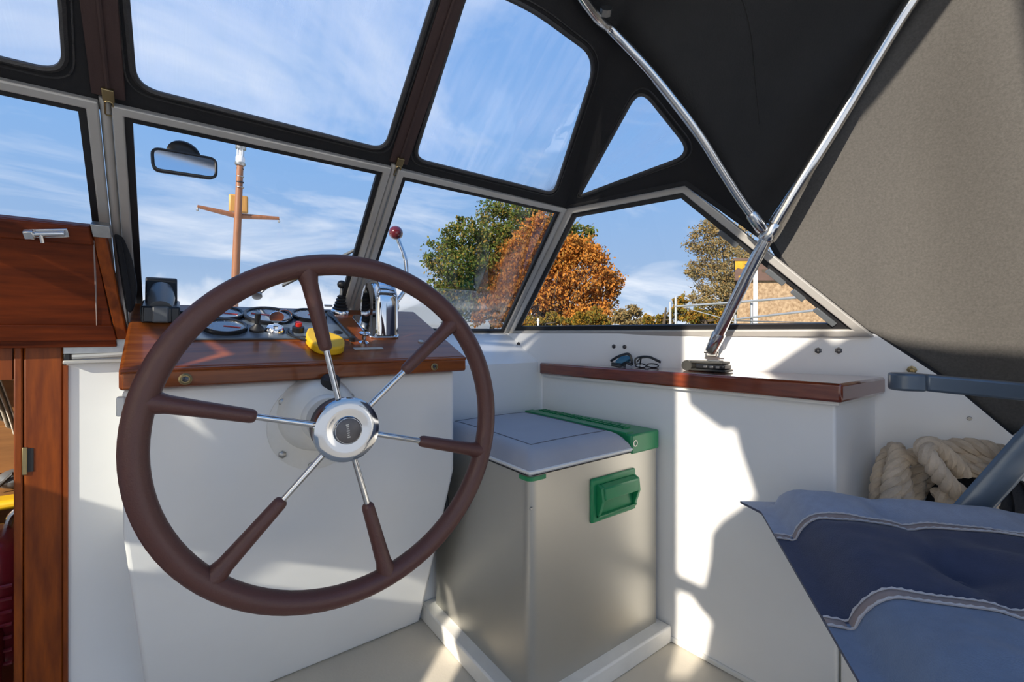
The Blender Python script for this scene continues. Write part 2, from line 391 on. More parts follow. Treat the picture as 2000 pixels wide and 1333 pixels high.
window('window_2', [wp(m1 + .007, 1), wp(m2 - .007, 1), wp(m2 - .007, 0), wp(m1 + .007, 0)], .013)
window('window_3', [wp(m2 + .007, 1), cor_t - V((.004, 0, 0)), cor_b - V((.004, 0, 0)), wp(m2 + .007, 0)], .013)
sA, sC, sD = V((.822, .857, 1.045)), V((1.16, .31, SILL)), V((.864, 1.186, SILL))
n_s = (sC - sD).cross(sA - sD).normalized()
sB = on(1340, 360, sD, n_s)
window('window_4', [sA, sB, sC, sD], .016, .012)
window('window_5', [mir(p) for p in (sA, sB, sC, sD)], .016, .012, 'glass_sun_dim')  # unseen port pane; tint added to weaken the sun on the bulkhead
# mullion cover strips and corner post
def strip(name, a, b, wd, th, m):
    a, b = V(a), V(b); t = (b - a).normalized(); n = (CAM - (a + b) / 2); n = (n - t * n.dot(t)).normalized(); s_ = t.cross(n)
    return MB().obox((a + b) / 2 + n * th / 2, t, s_, n, (b - a).length, wd, th).build(name, m, bevel=.0015)
for i, xm in enumerate((m1, m2)):
    o = st(MB().tube([wp(xm, 0) + V((0, -.006, .002)), wp(xm, 1) + V((0, -.006, .002))], .0065, n=10).build('trim_%d' % (5 + i), 'alu'))
st(MB().tube([(cor_b + sD) / 2, (cor_t + sA) / 2], .009, n=10).build('trim_7', 'alu'))
st(MB().tube([mir((cor_b + sD) / 2), mir((cor_t + sA) / 2)], .009, n=10).build('trim_8', 'alu'))
w4 = bpy.data.objects['window_4']; e4 = (sC - sB).normalized(); i4 = n_s.cross(e4); i4 = i4 if i4.dot(sD - sB) > 0 else -i4; c4 = n_s if n_s.dot(CAM - sB) > 0 else -n_s
for f_, l_ in ((.30, .05), (.56, .045), (.68, .03), (.82, .05)):
    MB().obox(sB + (sC - sB) * f_ + i4 * .031 + c4 * .006, e4, i4, c4, l_, .011, .010).build('glazing_clip', 'grey_plastic', w4, bevel=.001)
# cabin top / foredeck ahead of the windscreen, white
st(MB().box((-.62, 1.225, .665), (.88, 3.6, .70)).build('foredeck', 'white', bevel=.012))
# hull sides below (seen only from other places)
mb = MB()
for s_ in (1, -1):
    P = [V((1.20, -2.2, 0)), V((1.24, -.2, 0)), V((1.20, .6, 0)), V((.95, 1.6, 0)), V((.62, 3.2, 0)), V((.13, 4.6, 0))]
    P = [p if s_ > 0 else mir(p) for p in P]
    for a, b in zip(P, P[1:]):
        mb.add([a + UP * -.55, b + UP * -.55, b + UP * .50, a + UP * .385], [(0, 1, 2, 3)])
st(mb.build('hull', 'white', smooth=0))
# ================================================================== outdoors
mb = MB()
def terr(u, v):
    x = -160 + 420 * u; y = 2 + 160 * v
    dist = (x * SN + y * CS)
    z = -.7 + 1.75 * min(1, max(0, (dist - 9) / 24)) + .25 * mnoise.noise(V((x * .05, y * .05, 0)))
    return V((x, y + 2.5, z))
st(mb.grid(terr, 60, 40).build('ground_bank', 'grass', smooth=60))

def tree(name, label, blobs, d, leaf, nl, ls, trunk_px, group=None, spread=1.0, cat='tree', ground=1.0, cover=1.0):
    base_ = at(trunk_px, 645, d=d); base_.z = ground
    root = thing(name, base_, label, cat, group)
    rnd = random.Random(hash(name + str(d)) % 1000 if False else int(d * 31 + trunk_px))
    cs = []
    for (bx, by, br) in blobs:
        dd = d + rnd.uniform(-1, 1) * d * .04; cs.append((at(bx, by, d=dd), br / F_PX * dd))
    mbt = MB(); cx = sum((c for c, r in cs), V((0, 0, 0))) / len(cs)
    topz = max(c.z for c, r in cs)
    stem = [base_ - UP * .4, base_ + (cx - base_) * .35 + UP * .2, V((cx.x, cx.y, base_.z + (topz - base_.z) * .8))]
    rr = d * .0058
    mbt.tube(catmull(stem, 5), [rr * (1 - .75 * i / 10) for i in range(11)], n=8)
    sp = catmull(stem, 5)
    for c, r in cs:
        for q in range(3):
            s0 = sp[rnd.randint(3, 9)]
            if s0.z > c.z: s0 = sp[3]
            e = c + V((rnd.gauss(0, 1), rnd.gauss(0, 1), rnd.gauss(0, 1))) * r * .5
            mid = (s0 + e) / 2 + V((0, 0, -r * .12)); pth = catmull([s0, mid, e], 3)
            mbt.tube(pth, [rr * .33 * (1 - .8 * i / (len(pth) - 1)) for i in range(len(pth))], n=5)
    mbt.build('trunk', 'bark', root)
    tot = sum(r * r for c, r in cs); vs, fs = [], []
    for c, r in cs:
        k = int(nl * r * r / tot); twigs = []
        for q in range(max(6, k // 38)):
            v = V((rnd.gauss(0, 1), rnd.gauss(0, 1), rnd.gauss(0, 1))).normalized() * (rnd.random() ** .4) * r * spread
            twigs.append(c + V((v.x, v.y, v.z * .95)))
        for q in range(k):
            t = twigs[rnd.randrange(len(twigs))]; g = r * .17
            p = t + V((rnd.gauss(0, g * 1.25), rnd.gauss(0, g * 1.25), rnd.gauss(0, g * .8)))
            n = V((rnd.gauss(0, 1) - .5, rnd.gauss(0, 1) - .3, rnd.gauss(0, 1) + .6)).normalized(); u, v, n = basis(n, (rnd.random(), rnd.random(), rnd.random() + .01))
            a = ls * rnd.uniform(.6, 1.25); b = a * .55; i = len(vs)
            vs += [p - u * a / 2, p + v * b / 2, p + u * a / 2 - n * a * .12, p - v * b / 2]; fs.append((i, i + 1, i + 2, i + 3))
    mbl = MB(); mbl.v = vs; mbl.f = fs; mbl.m = [0] * len(fs)
    o = mbl.build('foliage', leaf, root, smooth=0); o['kind'] = 'stuff'
    return root
tree('oak_tree', 'tall green leafed tree standing behind the orange tree', [(885, 462, 26), (905, 440, 16), (975, 418, 38), (1020, 425, 38), (935, 455, 36), (865, 500, 34), (840, 515, 16), (910, 515, 48), (960, 490, 52), (870, 560, 36), (900, 590, 42), (945, 560, 50), (1060, 430, 34), (1010, 480, 50), (1105, 455, 34), (1145, 455, 20), (1155, 478, 14), (1120, 490, 30), (880, 620, 22), (1050, 500, 40)], 52, 'leaf_green', 26000, .42, 960)
tree('chestnut_tree', 'broad tree with bright orange autumn leaves', [(1055, 440, 26), (1075, 452, 24), (1030, 470, 30), (1100, 480, 30), (1000, 500, 30), (1135, 490, 34), (1045, 510, 44), (1160, 500, 24), (1100, 530, 44), (1150, 535, 40), (1188, 545, 28), (1200, 570, 20), (1000, 545, 36), (985, 585, 36), (1050, 570, 46), (1110, 580, 46), (1165, 580, 36), (955, 605, 28), (935, 620, 16), (1010, 610, 36), (975, 628, 18), (1060, 615, 34), (1120, 615, 30), (1175, 610, 26)], 42, 'leaf_orange', 30000, .36, 1070)
tree('birch_tree', 'thin autumn tree with sparse olive brown leaves beside the brick building', [(1385, 450, 24), (1365, 478, 24), (1410, 475, 32), (1440, 460, 26), (1375, 520, 30), (1430, 510, 36), (1465, 500, 26), (1350, 530, 14), (1400, 560, 36), (1450, 555, 34), (1375, 590, 28), (1420, 600, 34), (1470, 590, 30), (1500, 530, 26), (1340, 585, 12)], 40, 'leaf_olive', 17000, .24, 1425)
bl = [('golden autumn bush growing at the foot of the orange tree', [(1005, 628, 16), (1040, 630, 18), (1080, 628, 20), (1055, 640, 14), (1105, 634, 16)], 'leaf_gold', 1050),
      ('yellow green bush between the orange tree and the dark hedge', [(1130, 628, 18), (1160, 622, 20), (1145, 640, 14), (1180, 634, 14)], 'leaf_gold', 1150),
      ('dark olive bush with bare twigs on top', [(1210, 618, 18), (1235, 612, 16), (1225, 634, 16), (1250, 630, 14)], 'leaf_olive', 1228),
      ('rusty hedge bush behind the white railing posts', [(1270, 626, 14), (1290, 620, 12), (1305, 628, 14), (1325, 612, 16), (1330, 590, 12), (1285, 638, 12)], 'leaf_gold', 1295),
      ('golden shrub behind the railing below the thin tree', [(1350, 618, 18), (1380, 626, 18), (1410, 624, 18), (1365, 636, 14)], 'leaf_gold', 1380)]
for k, (lb, bb, lf, tp) in enumerate(bl):
    tree('autumn_bush', lb, bb, (36, 33, 36, 32.6, 29)[k], lf, 3600, .24, tp, 'bushes along the bank', cat='bush', ground=.85)
# bare twigs over the olive bush are its own branches
# brick building
DB = 22
def bp(px, py, d=DB): return at(px, py, d=d)
bc = bp(1437, 645); root = thing('brick_building', V((bc.x, bc.y, .4)), 'low pale brick building with brown fascia and lichen spots', 'building')
def bw(x0, y0, x1, y1, th, m, name, par, off=0):
    a, b = bp(x0, y0), bp(x1, y0); c, d_ = bp(x1, y1), bp(x0, y1); n = V((ray(1437, 650).x, ray(1437, 650).y, 0)).normalized()
    return MB().prism([p - n * off for p in (a, b, c, d_)], n * th).build(name, m, par, smooth=0)
bw(1440, 545, 1760, 680, 4, 'brick', 'wall', root)
fa = bw(1435, 511, 1770, 549, 4.4, 'fascia', 'fascia', root, .2)
bw(1433, 506, 1772, 511, 4.5, 'fascia', 'roof_edge', root, .25)
nbd = V((ray(1437, 650).x, ray(1437, 650).y, 0)).normalized()
for pts in ([(1436, 511), (1460, 511), (1461, 516), (1454, 518), (1456, 523), (1449, 527), (1441, 525), (1436, 529)], [(1442, 541), (1447, 539), (1451, 544), (1450, 549), (1444, 549)]):
    MB().prism([bp(x, y) - nbd * .215 for x, y in pts], nbd * .02).build('lichen', 'lichen', fa, smooth=0)
bw(1488, 527, 1509, 533, .03, 'bark', 'vent', fa, .22)
dp = MB().tube([bp(1469, 508) - FW * .3, bp(1469, 680) - FW * .3], .10, n=8).build('downpipe', 'lamp_white', root)
# mortar courses and bricks are far below a pixel each: the material carries them
# railing on the quay
DR = 12
root = thing('quay_railing', at(1320, 690, d=DR), 'white galvanised railing with two rails along the quay', 'railing')
for px_, top in ((1309, 590), (1320, 580)):
    MB().tube([at(px_, 700, d=DR), at(px_, top, d=DR)], .034, n=8).build('post', 'galv', root)
MB().tube([at(1468, 700, d=10.5), at(1468, 585, d=10.5)], .03, n=8).build('post', 'galv', root)
MB().tube([at(1318, 599, d=DR), at(1420, 592, d=10.9), at(1640, 575, d=8.8)], .026, n=8).build('rail', 'galv', root)
MB().tube([at(1436, 624, d=10.8), at(1640, 601, d=8.8)], .024, n=8).build('rail', 'galv', root)
MB().tube([at(1335, 601, d=DR), at(1412, 622, d=11), at(1436, 630, d=10.8)], .012, n=6).build('brace', 'galv', root)
MB().tube([at(1436, 627, d=10.8), at(1640, 632, d=8.8)], .012, n=6).build('cable', 'dull_steel', root)
MB().tube([at(1436, 615, d=10.8), at(1436, 700, d=10.8)], .03, n=8).build('post', 'galv', root)
# small lamp post far on the bank
root = thing('lamp_post', at(1051, 660, d=30), 'slim white post standing on the bank under the orange tree', 'post')
MB().tube([at(1051, 662, d=30), at(1051, 628, d=30)], .06, n=8).build('pole', 'lamp_white', root)
MB().tube([at(1051, 628, d=30), at(1051, 622, d=30)], [.10, .04], n=8).build('cap', 'lamp_white', root)

# signal mast on the foredeck
YM = 2.8
mb_ = at(454, 690, y=YM); mb_.z = .70; mtop = at(469, 322, y=YM - .10); mbot = V((at(455, 640, y=YM).x, YM, .70))
root = thing('signal_mast', mbot, 'brown wooden signal mast with cross bar on the foredeck', 'mast')
MB().tube([mbot, mbot + (mtop - mbot) * .5, mtop], [.019, .018, .015], n=12).build('pole', 'mast_wood', root)
ca, cb_ = at(385, 406, y=YM - .03), at(543, 429, y=YM - .03); cm = (ca + cb_) / 2
ca, cb_ = ca + V((0, -.03, 0)), cb_ + V((0, -.03, 0))
cmid = at(464, 422, y=YM - .05)
MB().tube([ca, ca + (cmid - ca) * .5, cmid, cmid + (cb_ - cmid) * .5, cb_], [.008, .012, .015, .012, .009], n=8).build('cross_bar', 'mast_wood', root)
for e in (ca, cb_): MB().lathe([(.004, -.022), (.006, -.018), (.004, -.008), (.003, -.004)], e, (0, 0, 1), 8).build('eye_hook', 'dull_steel', root)
b0, b1 = at(447, 378, y=YM), at(485, 418, y=YM)
MB().box((b0.x, YM - .005, b1.z), (b1.x, YM + .012, b0.z)).build('board', 'ply', root, bevel=.008)
ax = (mtop - mbot).normalized()
k_ = .0175 / 14 * 1.02
lt = MB().lathe([(.021, -.004), (.024, 0), (.024, .010), (.020, .012)], mtop, ax, 16).build('lamp_base', 'dull_steel', root)
MB().lathe([(.020, .012), (.021, .020), (.021, .035), (.018, .042)], mtop, ax, 16).build('lamp_diffuser', 'lamp_white', root)
for q in range(4):
    a = q * math.pi / 2 + .4; u, v_, _ = basis(ax); off = (u * math.cos(a) + v_ * math.sin(a)) * .016
    MB().tube([mtop + off + ax * .040, mtop + off + ax * .078], .0025, n=6).build('lamp_rod', 'lamp_white', root)
MB().lathe([(.010, .040), (.010, .078)], mtop, ax, 12).build('lamp_tube', 'lamp_white', root)
MB().lathe([(.022, .076), (.024, .079), (.024, .095), (.020, .099)], mtop, ax, 16).build('lamp_cap', 'dull_steel', root)
for q, py in enumerate((330, 345, 356, 366)):
    c = at(469, py, y=YM - .095); rr_ = .0158 + .0004 * q
    MB().lathe([(rr_ - .001, -.003), (rr_ + .001, -.002), (rr_ + .001, .002), (rr_ - .001, .003)], c, ax, 14).build('band', 'rubber' if q % 2 == 0 else 'dull_steel', root)
# windscreen wiper outside the centre pane
piv = wp(.145, .12) + V((0, .018, 0)); 
def onscreen(px_, py, off=.02):
    n = V((0, ZT - SILL, -(YT - YBS))).normalized(); n = n if n.y > 0 else -n
    return on(px_, py, wp(0, 0) + n * off, n)
root = thing('windscreen_wiper', onscreen(503, 577), 'thin grey wiper resting outside the centre windscreen pane', 'wiper')
MB().lathe([(.010, -.004), (.010, .006), (.006, .010)], onscreen(502, 577, .010), (0, .69, .72), 12).build('pivot', 'dull_steel', root)
MB().tube([onscreen(502, 577), onscreen(520, 563), onscreen(590, 527)], [.004, .003, .002], n=6).build('arm', 'dull_steel', root)
MB().tube([onscreen(552, 558, .012), onscreen(622, 524, .016), onscreen(692, 489, .012)], .0035, n=6).build('blade', 'grey_plastic', root)
MB().tube([onscreen(552, 560, .008), onscreen(692, 491, .008)], .0018, n=5).build('rubber_edge', 'rubber', root)

# ================================================================== canopy
SL = .754
nf = V((0, SL, 1)).normalized(); P0F = V((0, .85, 1.047))
def fp(px_, py): return on(px_, py, P0F, nf)
Q_ = fp(1200, 62); P1 = fp(1103, 405); HNG = at(1500, 455, d=1.0)
n2_ = (Q_ - P1).cross(HNG - P1).normalized()
if n2_.dot(CAM - P1) < 0: n2_ = -n2_
def sp_(px_, py): return on(px_, py, P1, n2_)
root = thing('canopy', V((MIDX, .4, 1.045)), 'black canvas boat canopy with clear vinyl windows above the windscreen', 'canopy')
canopy = root
def fy(p, y): return V((p.x, y, P0F.z + SL * (P0F.y - y)))
# bow one: starboard hinge -> Q -> centre -> port
bow_s = [sp_(1487, 447), sp_(1452, 398), sp_(1415, 340), sp_(1370, 268), sp_(1320, 200), sp_(1262, 128), sp_(1200, 62)]
qn = fp(1165, 30)
bow_c = [qn, fy(V((.46, 0, 0)), .52), fy(V((.30, 0, 0)), .497), fy(V((.13, 0, 0)), .49)]
bow1 = bow_s + bow_c; bow1 = bow1 + [mir(p) for p in reversed(bow1[:-1])]
# front sheet
Pp = mir(P1)
outer = [Pp, fp(775, 321) if False else fy(V((.34, 0, 0)), .852), P1, Q_, qn] + bow_c[1:] + [mir(p) for p in reversed(bow_c[:-1])] + [mir(Q_)]
def ext(a, b, y):   # continue the line a->b to a given y on the front plane
    t = (y - a.y) / (b.y - a.y); return a + (b - a) * t
c_bl, c_br = fp(262, 170), fp(752, 294)
c_tl = ext(c_bl, fp(247, 0), .535); c_tr = ext(c_br, fp(846, 0), .535)
hole_c = rounded([c_bl, c_br, c_tr, c_tl], .03)
hole_r = rounded([fp(806, 310), fp(1082, 379), fp(1168, 112), fp(1040, 18), fp(916, -40)], [.03, .03, .05, .04, .03])
l_br = fp(156, 124); hole_l = rounded([fp(-260, 40), l_br, ext(l_br, fp(148, 0), .535), fy(fp(-260, 40), .60)], .03)
pl_r = [mir(p) for p in hole_r]
hole_pl = pl_r   # port pane, mirror of the starboard one
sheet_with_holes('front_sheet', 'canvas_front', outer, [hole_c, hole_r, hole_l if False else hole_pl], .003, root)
# starboard and port quarter sheets with the three-cornered window
tri = rounded([sp_(1130, 384), sp_(1356, 300), sp_(1250, 166)], [.02, .045, .04])
so_ = [P1 + (P1 - Q_).normalized() * .006, sp_(1340, 357), sp_(1500, 468)] + bow_s
sheet_with_holes('quarter_sheet', 'canvas_front', so_, [tri], .003, root)
sheet_with_holes('quarter_sheet', 'canvas_front', [mir(p) for p in so_], [[mir(p) for p in tri]], .003, root)
for h, nrm in ((hole_c, nf), (hole_r, nf), (hole_pl, nf), (tri, n2_), ([mir(p) for p in tri], V((-n2_.x, n2_.y, n2_.z)))):
    nn = V(nrm); nn = -nn if nn.dot(CAM - h[0]) < 0 else nn
    c = sum(h, V((0, 0, 0))) / len(h)
    big = [p + (p - c).normalized() * .004 for p in h]
    pane = MB().prism([p - nn * .001 for p in big], nn * -.001).build('clear_window', 'vinyl', root, smooth=0)
    MB().tube([p + nn * .002 for p in h], .0042, n=6, closed=True).build('window_binding', 'binding', pane)
    MB().tube([p + nn * .002 + (p - c).normalized() * .011 for p in h], .0016, n=5, closed=True).build('stitching', 'binding', pane)
# dark hem along the windscreen head
MB().tube([mir(P1) + V((0, .004, .004)), P1 + V((0, .004, .004))], .011, n=8, flat=.5).build('hem', 'canvas_front', root)
MB().tube([P1 + V((0, 0, .004)), sp_(1340, 355), sp_(1496, 466)], .009, n=8, flat=.5).build('hem', 'canvas_front', root)
# brown zip straps
for (a, b, wd) in ((fp(213, 186), fp(194, 0), .036), (fp(777, 316), fp(882, 0), .036)):
    b = ext(a, b, .535); t = (b - a).normalized(); nn = -nf; s_ = t.cross(nn)
    z_ = MB().obox((a + b) / 2 + nn * .004, t, s_, nn, (b - a).length, wd, .004).build('zip_strap', 'zip_strap', root, bevel=.001)
    MB().tube([a + nn * .007, b + nn * .007], .0026, n=6).build('zip_teeth', 'zip_strap', z_)
    MB().obox(a + nn * .010 + t * .006, t, s_, nn, .018, .013, .006).build('zip_slider', 'brass', z_, bevel=.001)
    MB().tube(rounded([a + nn * .013 - t * .002 + s_ * .004, a + nn * .012 - t * .024 + s_ * .005, a + nn * .012 - t * .024 - s_ * .005, a + nn * .013 - t * .002 - s_ * .004], .003, 3), .0012, n=5, closed=True).build('zip_pull', 'brass', z_)
# bow two: from the coaming socket through the hinge up and over
wn_s = V((-.94, -.345, 0)).normalized(); sock0 = on(1390, 681, W_A, wn_s); sock = on(1389, 684, W_A + wn_s * .034, wn_s)
in4 = n_s if n_s.dot(CAM - sD) > 0 else -n_s                       # the tube stands clear inside the leaning side window
HT = on(1502, 457, sD + in4 * .040, in4)
T2 = at(1780, 0, d=.80)
bow2_s = [HNG, (HNG + T2) / 2, T2, V((1.02, .125, 1.40)), V((.95, .065, 1.47)), V((.75, -.01, 1.53)), V((.45, -.04, 1.56)), V((.13, -.05, 1.57))]
bow2 = bow2_s + [mir(p) for p in reversed(bow2_s[:-1])]
def resample(P, n):
    P = catmull(P, 8); d = [0]
    for a, b in zip(P, P[1:]): d.append(d[-1] + (b - a).length)
    out = []; j = 0
    for i in range(n + 1):
        s_ = d[-1] * i / n
        while j < len(d) - 2 and d[j + 1] < s_: j += 1
        t = (s_ - d[j]) / max(1e-9, d[j + 1] - d[j]); out.append(P[j].lerp(P[j + 1], t))
    return out
NB = 72
R1 = resample(bow1, NB); R2 = resample(bow2, NB)
def roof(u, v):
    i = round(u * NB); p = R1[i].lerp(R2[i], v); c = V((MIDX, .3, .9)); o = (p - c).normalized()
    return p + o * (.021 + .012 * v + .010 * math.sin(math.pi * v) + .003 * mnoise.noise(p * 6))
MB().grid(roof, NB, 14).build('roof_sheet', 'canvas_roof_shaded', root, solid=.003)
# seam across the roof sheet
mid = [roof(i / NB, .30) - V((0, 0, .003)) for i in range(8, NB // 2)]
MB().tube(mid, .0012, n=5).build('seam', 'canvas_roof_shaded', root)
# starboard side curtain
low = [HNG + V((.012, 0, -.02)), at(1535, 524, x=1.088), at(1570, 553, x=1.103), at(1630, 601, x=1.131), at(1680, 642, x=1.155), at(1700, 657, x=1.172)] + [V(q) + V((.026, .009, -.002)) for q in ((1.172, .279, .690), (1.20, .206, .626), (1.222, .115, .525), (1.236, -.02, .41), (1.239, -.15, .404), (1.246, -.45, .391))]
upp = [HNG + V((.03, 0, .0)), (HNG + T2) / 2 + V((.025, 0, 0)), T2 + V((.025, 0, 0)), V((1.055, .125, 1.41)), V((1.08, .0, 1.45)), V((1.11, -.2, 1.46)), V((1.12, -.45, 1.46))]
Ls, Us = resample(low, 48), resample(upp, 48)
def curt(u, v):
    i = round(u * 48); p = Ls[i].lerp(Us[i], v); e = math.sin(math.pi * v) * min(1, u * 3)
    p = p + V((.02, .0, 0)) * e + V((1, 0, 0)) * (.016 * mnoise.noise(V((p.y * 5, p.z * 2.2, 3))) + .012 * math.sin(p.y * 15 - p.z * 3)) * e
    return p
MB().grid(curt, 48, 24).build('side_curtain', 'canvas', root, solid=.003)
MB().tube([Ls[i] + V((-.004, 0, .004)) for i in range(0, 49)], .007, n=6, flat=.5).build('hem', 'canvas_front', root)
# unseen light screens added to port, cut to shape the sun patches
XP, XSH = -.83, .03                         # outlines below were laid out for x = -.80
def port(poly, name='light_screen'):
    return MB().prism([V((XP, y - XSH / SUN_DIR.x * SUN_DIR.y, z - XSH / SUN_DIR.x * SUN_DIR.z)) for y, z in poly], (-.003, 0, 0)).build(name, 'glow_cloth', root, smooth=0)

# stainless bows
root = thing('canopy_bow', bow1[0], 'curved stainless tube bow along the edge of the vinyl windows', 'tube', 'canopy bows')
ins = [p + (V((MIDX, .2, .8)) - p).normalized() * .017 for p in bow1]
e0 = on(1484, 442, sD + in4 * .046, in4); d0 = e0 - ins[0]
for i_ in range(6):
    ins[i_] = ins[i_] + d0 * (1 - i_ / 6) ** 1.5; ins[-1 - i_] = mir(ins[i_])
MB().tube(catmull(ins, 6), .0085, n=14).build('tube', 'steel', root)
t0 = (ins[1] - ins[0]).normalized()
for e, t in ((ins[0], t0), (mir(ins[0]), V((-t0.x, t0.y, t0.z)))):
    soc = MB().tube([e - t * .012, e - t * .008, e + t * .03, e + t * .034], [.0095, .0115, .0115, .0095], n=14).build('end_fitting', 'steel', root)
    MB().obox(e - t * .02, t, *basis(t)[:2], .026, .014, .005).build('eye_lug', 'steel', soc, bevel=.002)
    MB().lathe([(.005, -.006), (.005, .006)], e - t * .026, basis(t)[1], 10).build('pin', 'dull_steel', soc)
sl_a, sl_b = ins[6], ins[8]
MB().tube([fp(1176, 8) + V((0, -.01, -.012)), fp(1174, 22) + V((0, -.01, -.012))], .010, n=8).build('clamp', 'dull_steel', root)
# second bow: one hoop footed on both coamings
root = thing('canopy_bow', V((MIDX, sock.y, sock.z)), 'stainless hoop tube rising from a foot on each white coaming', 'tube', 'canopy bows')
half = [sock, HT, (HT + T2) / 2] + bow2_s[2:]
hoop = half + [mir(p) for p in reversed(half[:-1])]
MB().tube(catmull(hoop, 6), .0125, n=16).build('tube', 'steel', root)
for k in (0, 1):
    g = (lambda p: p) if k == 0 else mir
    a, b = g(sock), g(HT); t = (b - a).normalized()
    f_ = MB().tube([a - t * .004, a, a + t * .045, a + t * .05], [.012, .015, .015, .013], n=16).build('foot_socket', 'steel', root)
    tb = (g(T2) - b).normalized()
    MB().tube([b - tb * .016, b - tb * .013, b + tb * .020, b + tb * .023], [.013, .0155, .0155, .013], n=16).build('collar', 'steel', root)
    cdir = (g(ins[0]) - b)
    MB().obox(b + cdir * .45, cdir.normalized(), *basis(cdir)[:2], max(.03, cdir.length * .9), .016, .006).build('hinge_lug', 'steel', root, bevel=.002)
    wn = V((-.94, -.345, 0)); wn = wn if k == 0 else V((.94, -.345, 0)); al = V((.345, -.94, 0)) if k == 0 else V((-.345, -.94, 0))
    bpz = g(sock0) + wn * .004 + al * .006
    MB().obox(bpz, al, UP, wn, .045, .045, .010).build('base_plate', 'white_old', root, bevel=.002)
    MB().obox(g(sock) - wn * .014 - UP * .006, al, UP, wn, .026, .020, .032).build('hinge_fork', 'dull_steel', root, bevel=.003)
    MB().lathe([(.004, -.016), (.004, .016)], g(sock) - UP * .004, al, 10).build('hinge_pin', 'dull_steel', f_)

# ================================================================== lockers and shelf
root = thing('side_locker', V((.98, .6, 0)), 'white painted side locker under the varnished shelf', 'locker')
lk = [V((.957, .312, 0)), V((.897, 1.058, 0)), V((1.05, 1.058, 0)) * 0 + V((.90, 1.058, 0)), V((1.164, .308, 0))]
MB().prism([lk[0], lk[1], V((.905, 1.055, 0)), lk[3]], (0, 0, .592)).build('body', 'white', root, bevel=.004)
MB().prism([V((.952, .312, 0)), V((.892, 1.05, 0)), V((.905, 1.05, 0)), V((.965, .312, 0))], (0, 0, .012)).build('toe_trim', 'white_old', root, bevel=.003)
shelf = thing('varnished_shelf', V((1.0, .6, .592)), 'glossy dark red varnished wooden shelf along the starboard coaming', 'shelf')
wl = lambda y: W_A.x + (W_A.y - y) * (W_B.x - W_A.x) / (W_A.y - W_B.y)
MB().prism([V((.938, .296, .596)), V((.876, 1.045, .596)), V((wl(1.045) - .002, 1.045, .596)), V((wl(.312) - .002, .312, .596)), V((1.158, .290, .596))], (0, 0, .034)).build('board', 'mahogany_along', shelf, bevel=.005)
MB().prism([V((.946, .303, .590)), V((.884, 1.045, .590)), V((.900, 1.045, .590)), V((1.15, .303, .590))], (0, 0, .007)).build('under_strip', 'white_old', shelf)
# bolts through the coaming
def wallp(px_, py):
    n = V((W_B.y - W_A.y, -(W_B.x - W_A.x), 0)).normalized(); return on(px_, py, W_A, n), (n if n.dot(CAM - W_A) > 0 else -n)
for (px_, py) in ((1005, 672), (1013, 672), (1199, 677), (1220, 678), (1598, 685), (1638, 685)):
    p, n = wallp(px_, py)
    r_ = .0042 if px_ > 1500 else .0035
    tag(MB().lathe([(r_ * 1.7, -.001), (r_ * 1.7, .001), (r_, .0015), (r_, .006), (r_ * .6, .008)], p, n, 6).build('bolt', 'cap_dark'), 'bolt end in the coaming between the tube foot and the aft window corner' if px_ > 1500 else 'small bolt end in the white coaming just above the sunglasses' if px_ > 1100 else 'small bolt end in the white coaming below the windscreen corner', 'bolt', 'coaming bolts aft' if px_ > 1500 else 'coaming bolts above shelf' if px_ > 1100 else 'coaming bolts near corner')
for (px_, py, x) in ((1781, 723, 1.172), (1893, 817, 1.213)):
    p = at(px_, py, x=x)
    tag(MB().lathe([(.008, -.004), (.008, .001), (.005, .002), (.005, .005), (.003, .007)], p, (-1, -.2, 0), 8).build('bolt', 'brass' if px_ < 1800 else 'dull_steel'), 'bolt on the white side wall near the armrest tip' if px_ < 1800 else 'painted bolt under the metal strip on the side wall', 'bolt')

# ================================================================== helm console
root = thing('helm_console', V((.21, .95, 0)), 'white moulded steering console with its foot raked forward', 'console')
xl, xr = -.062, .492
prof_l = [(-.062, .875, .636), (-.062, .875, .42), (-.034, 1.045, 0), (-.034, YB, 0), (-.062, YB, .636)]
prof_r = [(.492, .875, .636), (.492, .875, .42), (.490, 1.045, 0), (.490, YB, 0), (.492, YB, .636)]
MB().add(prof_l + prof_r, [(0, 1, 2, 3, 4), (9, 8, 7, 6, 5)] + [(i, i + 5, (i + 1) % 5 + 5, (i + 1) % 5) for i in range(5)]).build('body', 'white', root, bevel=.010, seg=3)
MB().box((-.068, .868, .598), (-.058, .885, .626)).build('edge_clip', 'white_old', root, bevel=.002)

DY0, DY1, DZ0, DZ1 = .850, 1.117, .668, .776
dn = V((0, -(DZ1 - DZ0), DY1 - DY0)).normalized(); dt = V((0, DY1 - DY0, DZ1 - DZ0)).normalized(); XX = V((1, 0, 0)); D0 = V((0, DY0, DZ0))
def dp_(px_, py, h=0): return on(px_, py, D0 + dn * h, dn)
dash = thing('dashboard', V((.22, .95, .637)), 'varnished mahogany dashboard sloping up to the windscreen', 'dashboard')
X0, X1 = -.064, .507
b_ = MB().prism([(X0, DY0, DZ0 - .031), (X0, DY0, DZ0), (X0, DY1, DZ1), (X0, DY1, DZ1 - .12), (X0, DY0 + .03, DZ0 - .031)], (X1 - X0, 0, 0)).build('board', 'mahogany', dash, bevel=.005, seg=3)
MB().box((X0 + .004, DY0 - .004, DZ0 - .029), (X1 - .004, DY0 + .002, DZ0 - .006)).build('fascia_strip', 'mahogany', dash, bevel=.002)
MB().tube([(X0 + .002, DY0 + .001, DZ0 - .004), (X1 - .002, DY0 + .001, DZ0 - .004)], .0035, n=8).build('edge_bead', 'mahogany', dash)
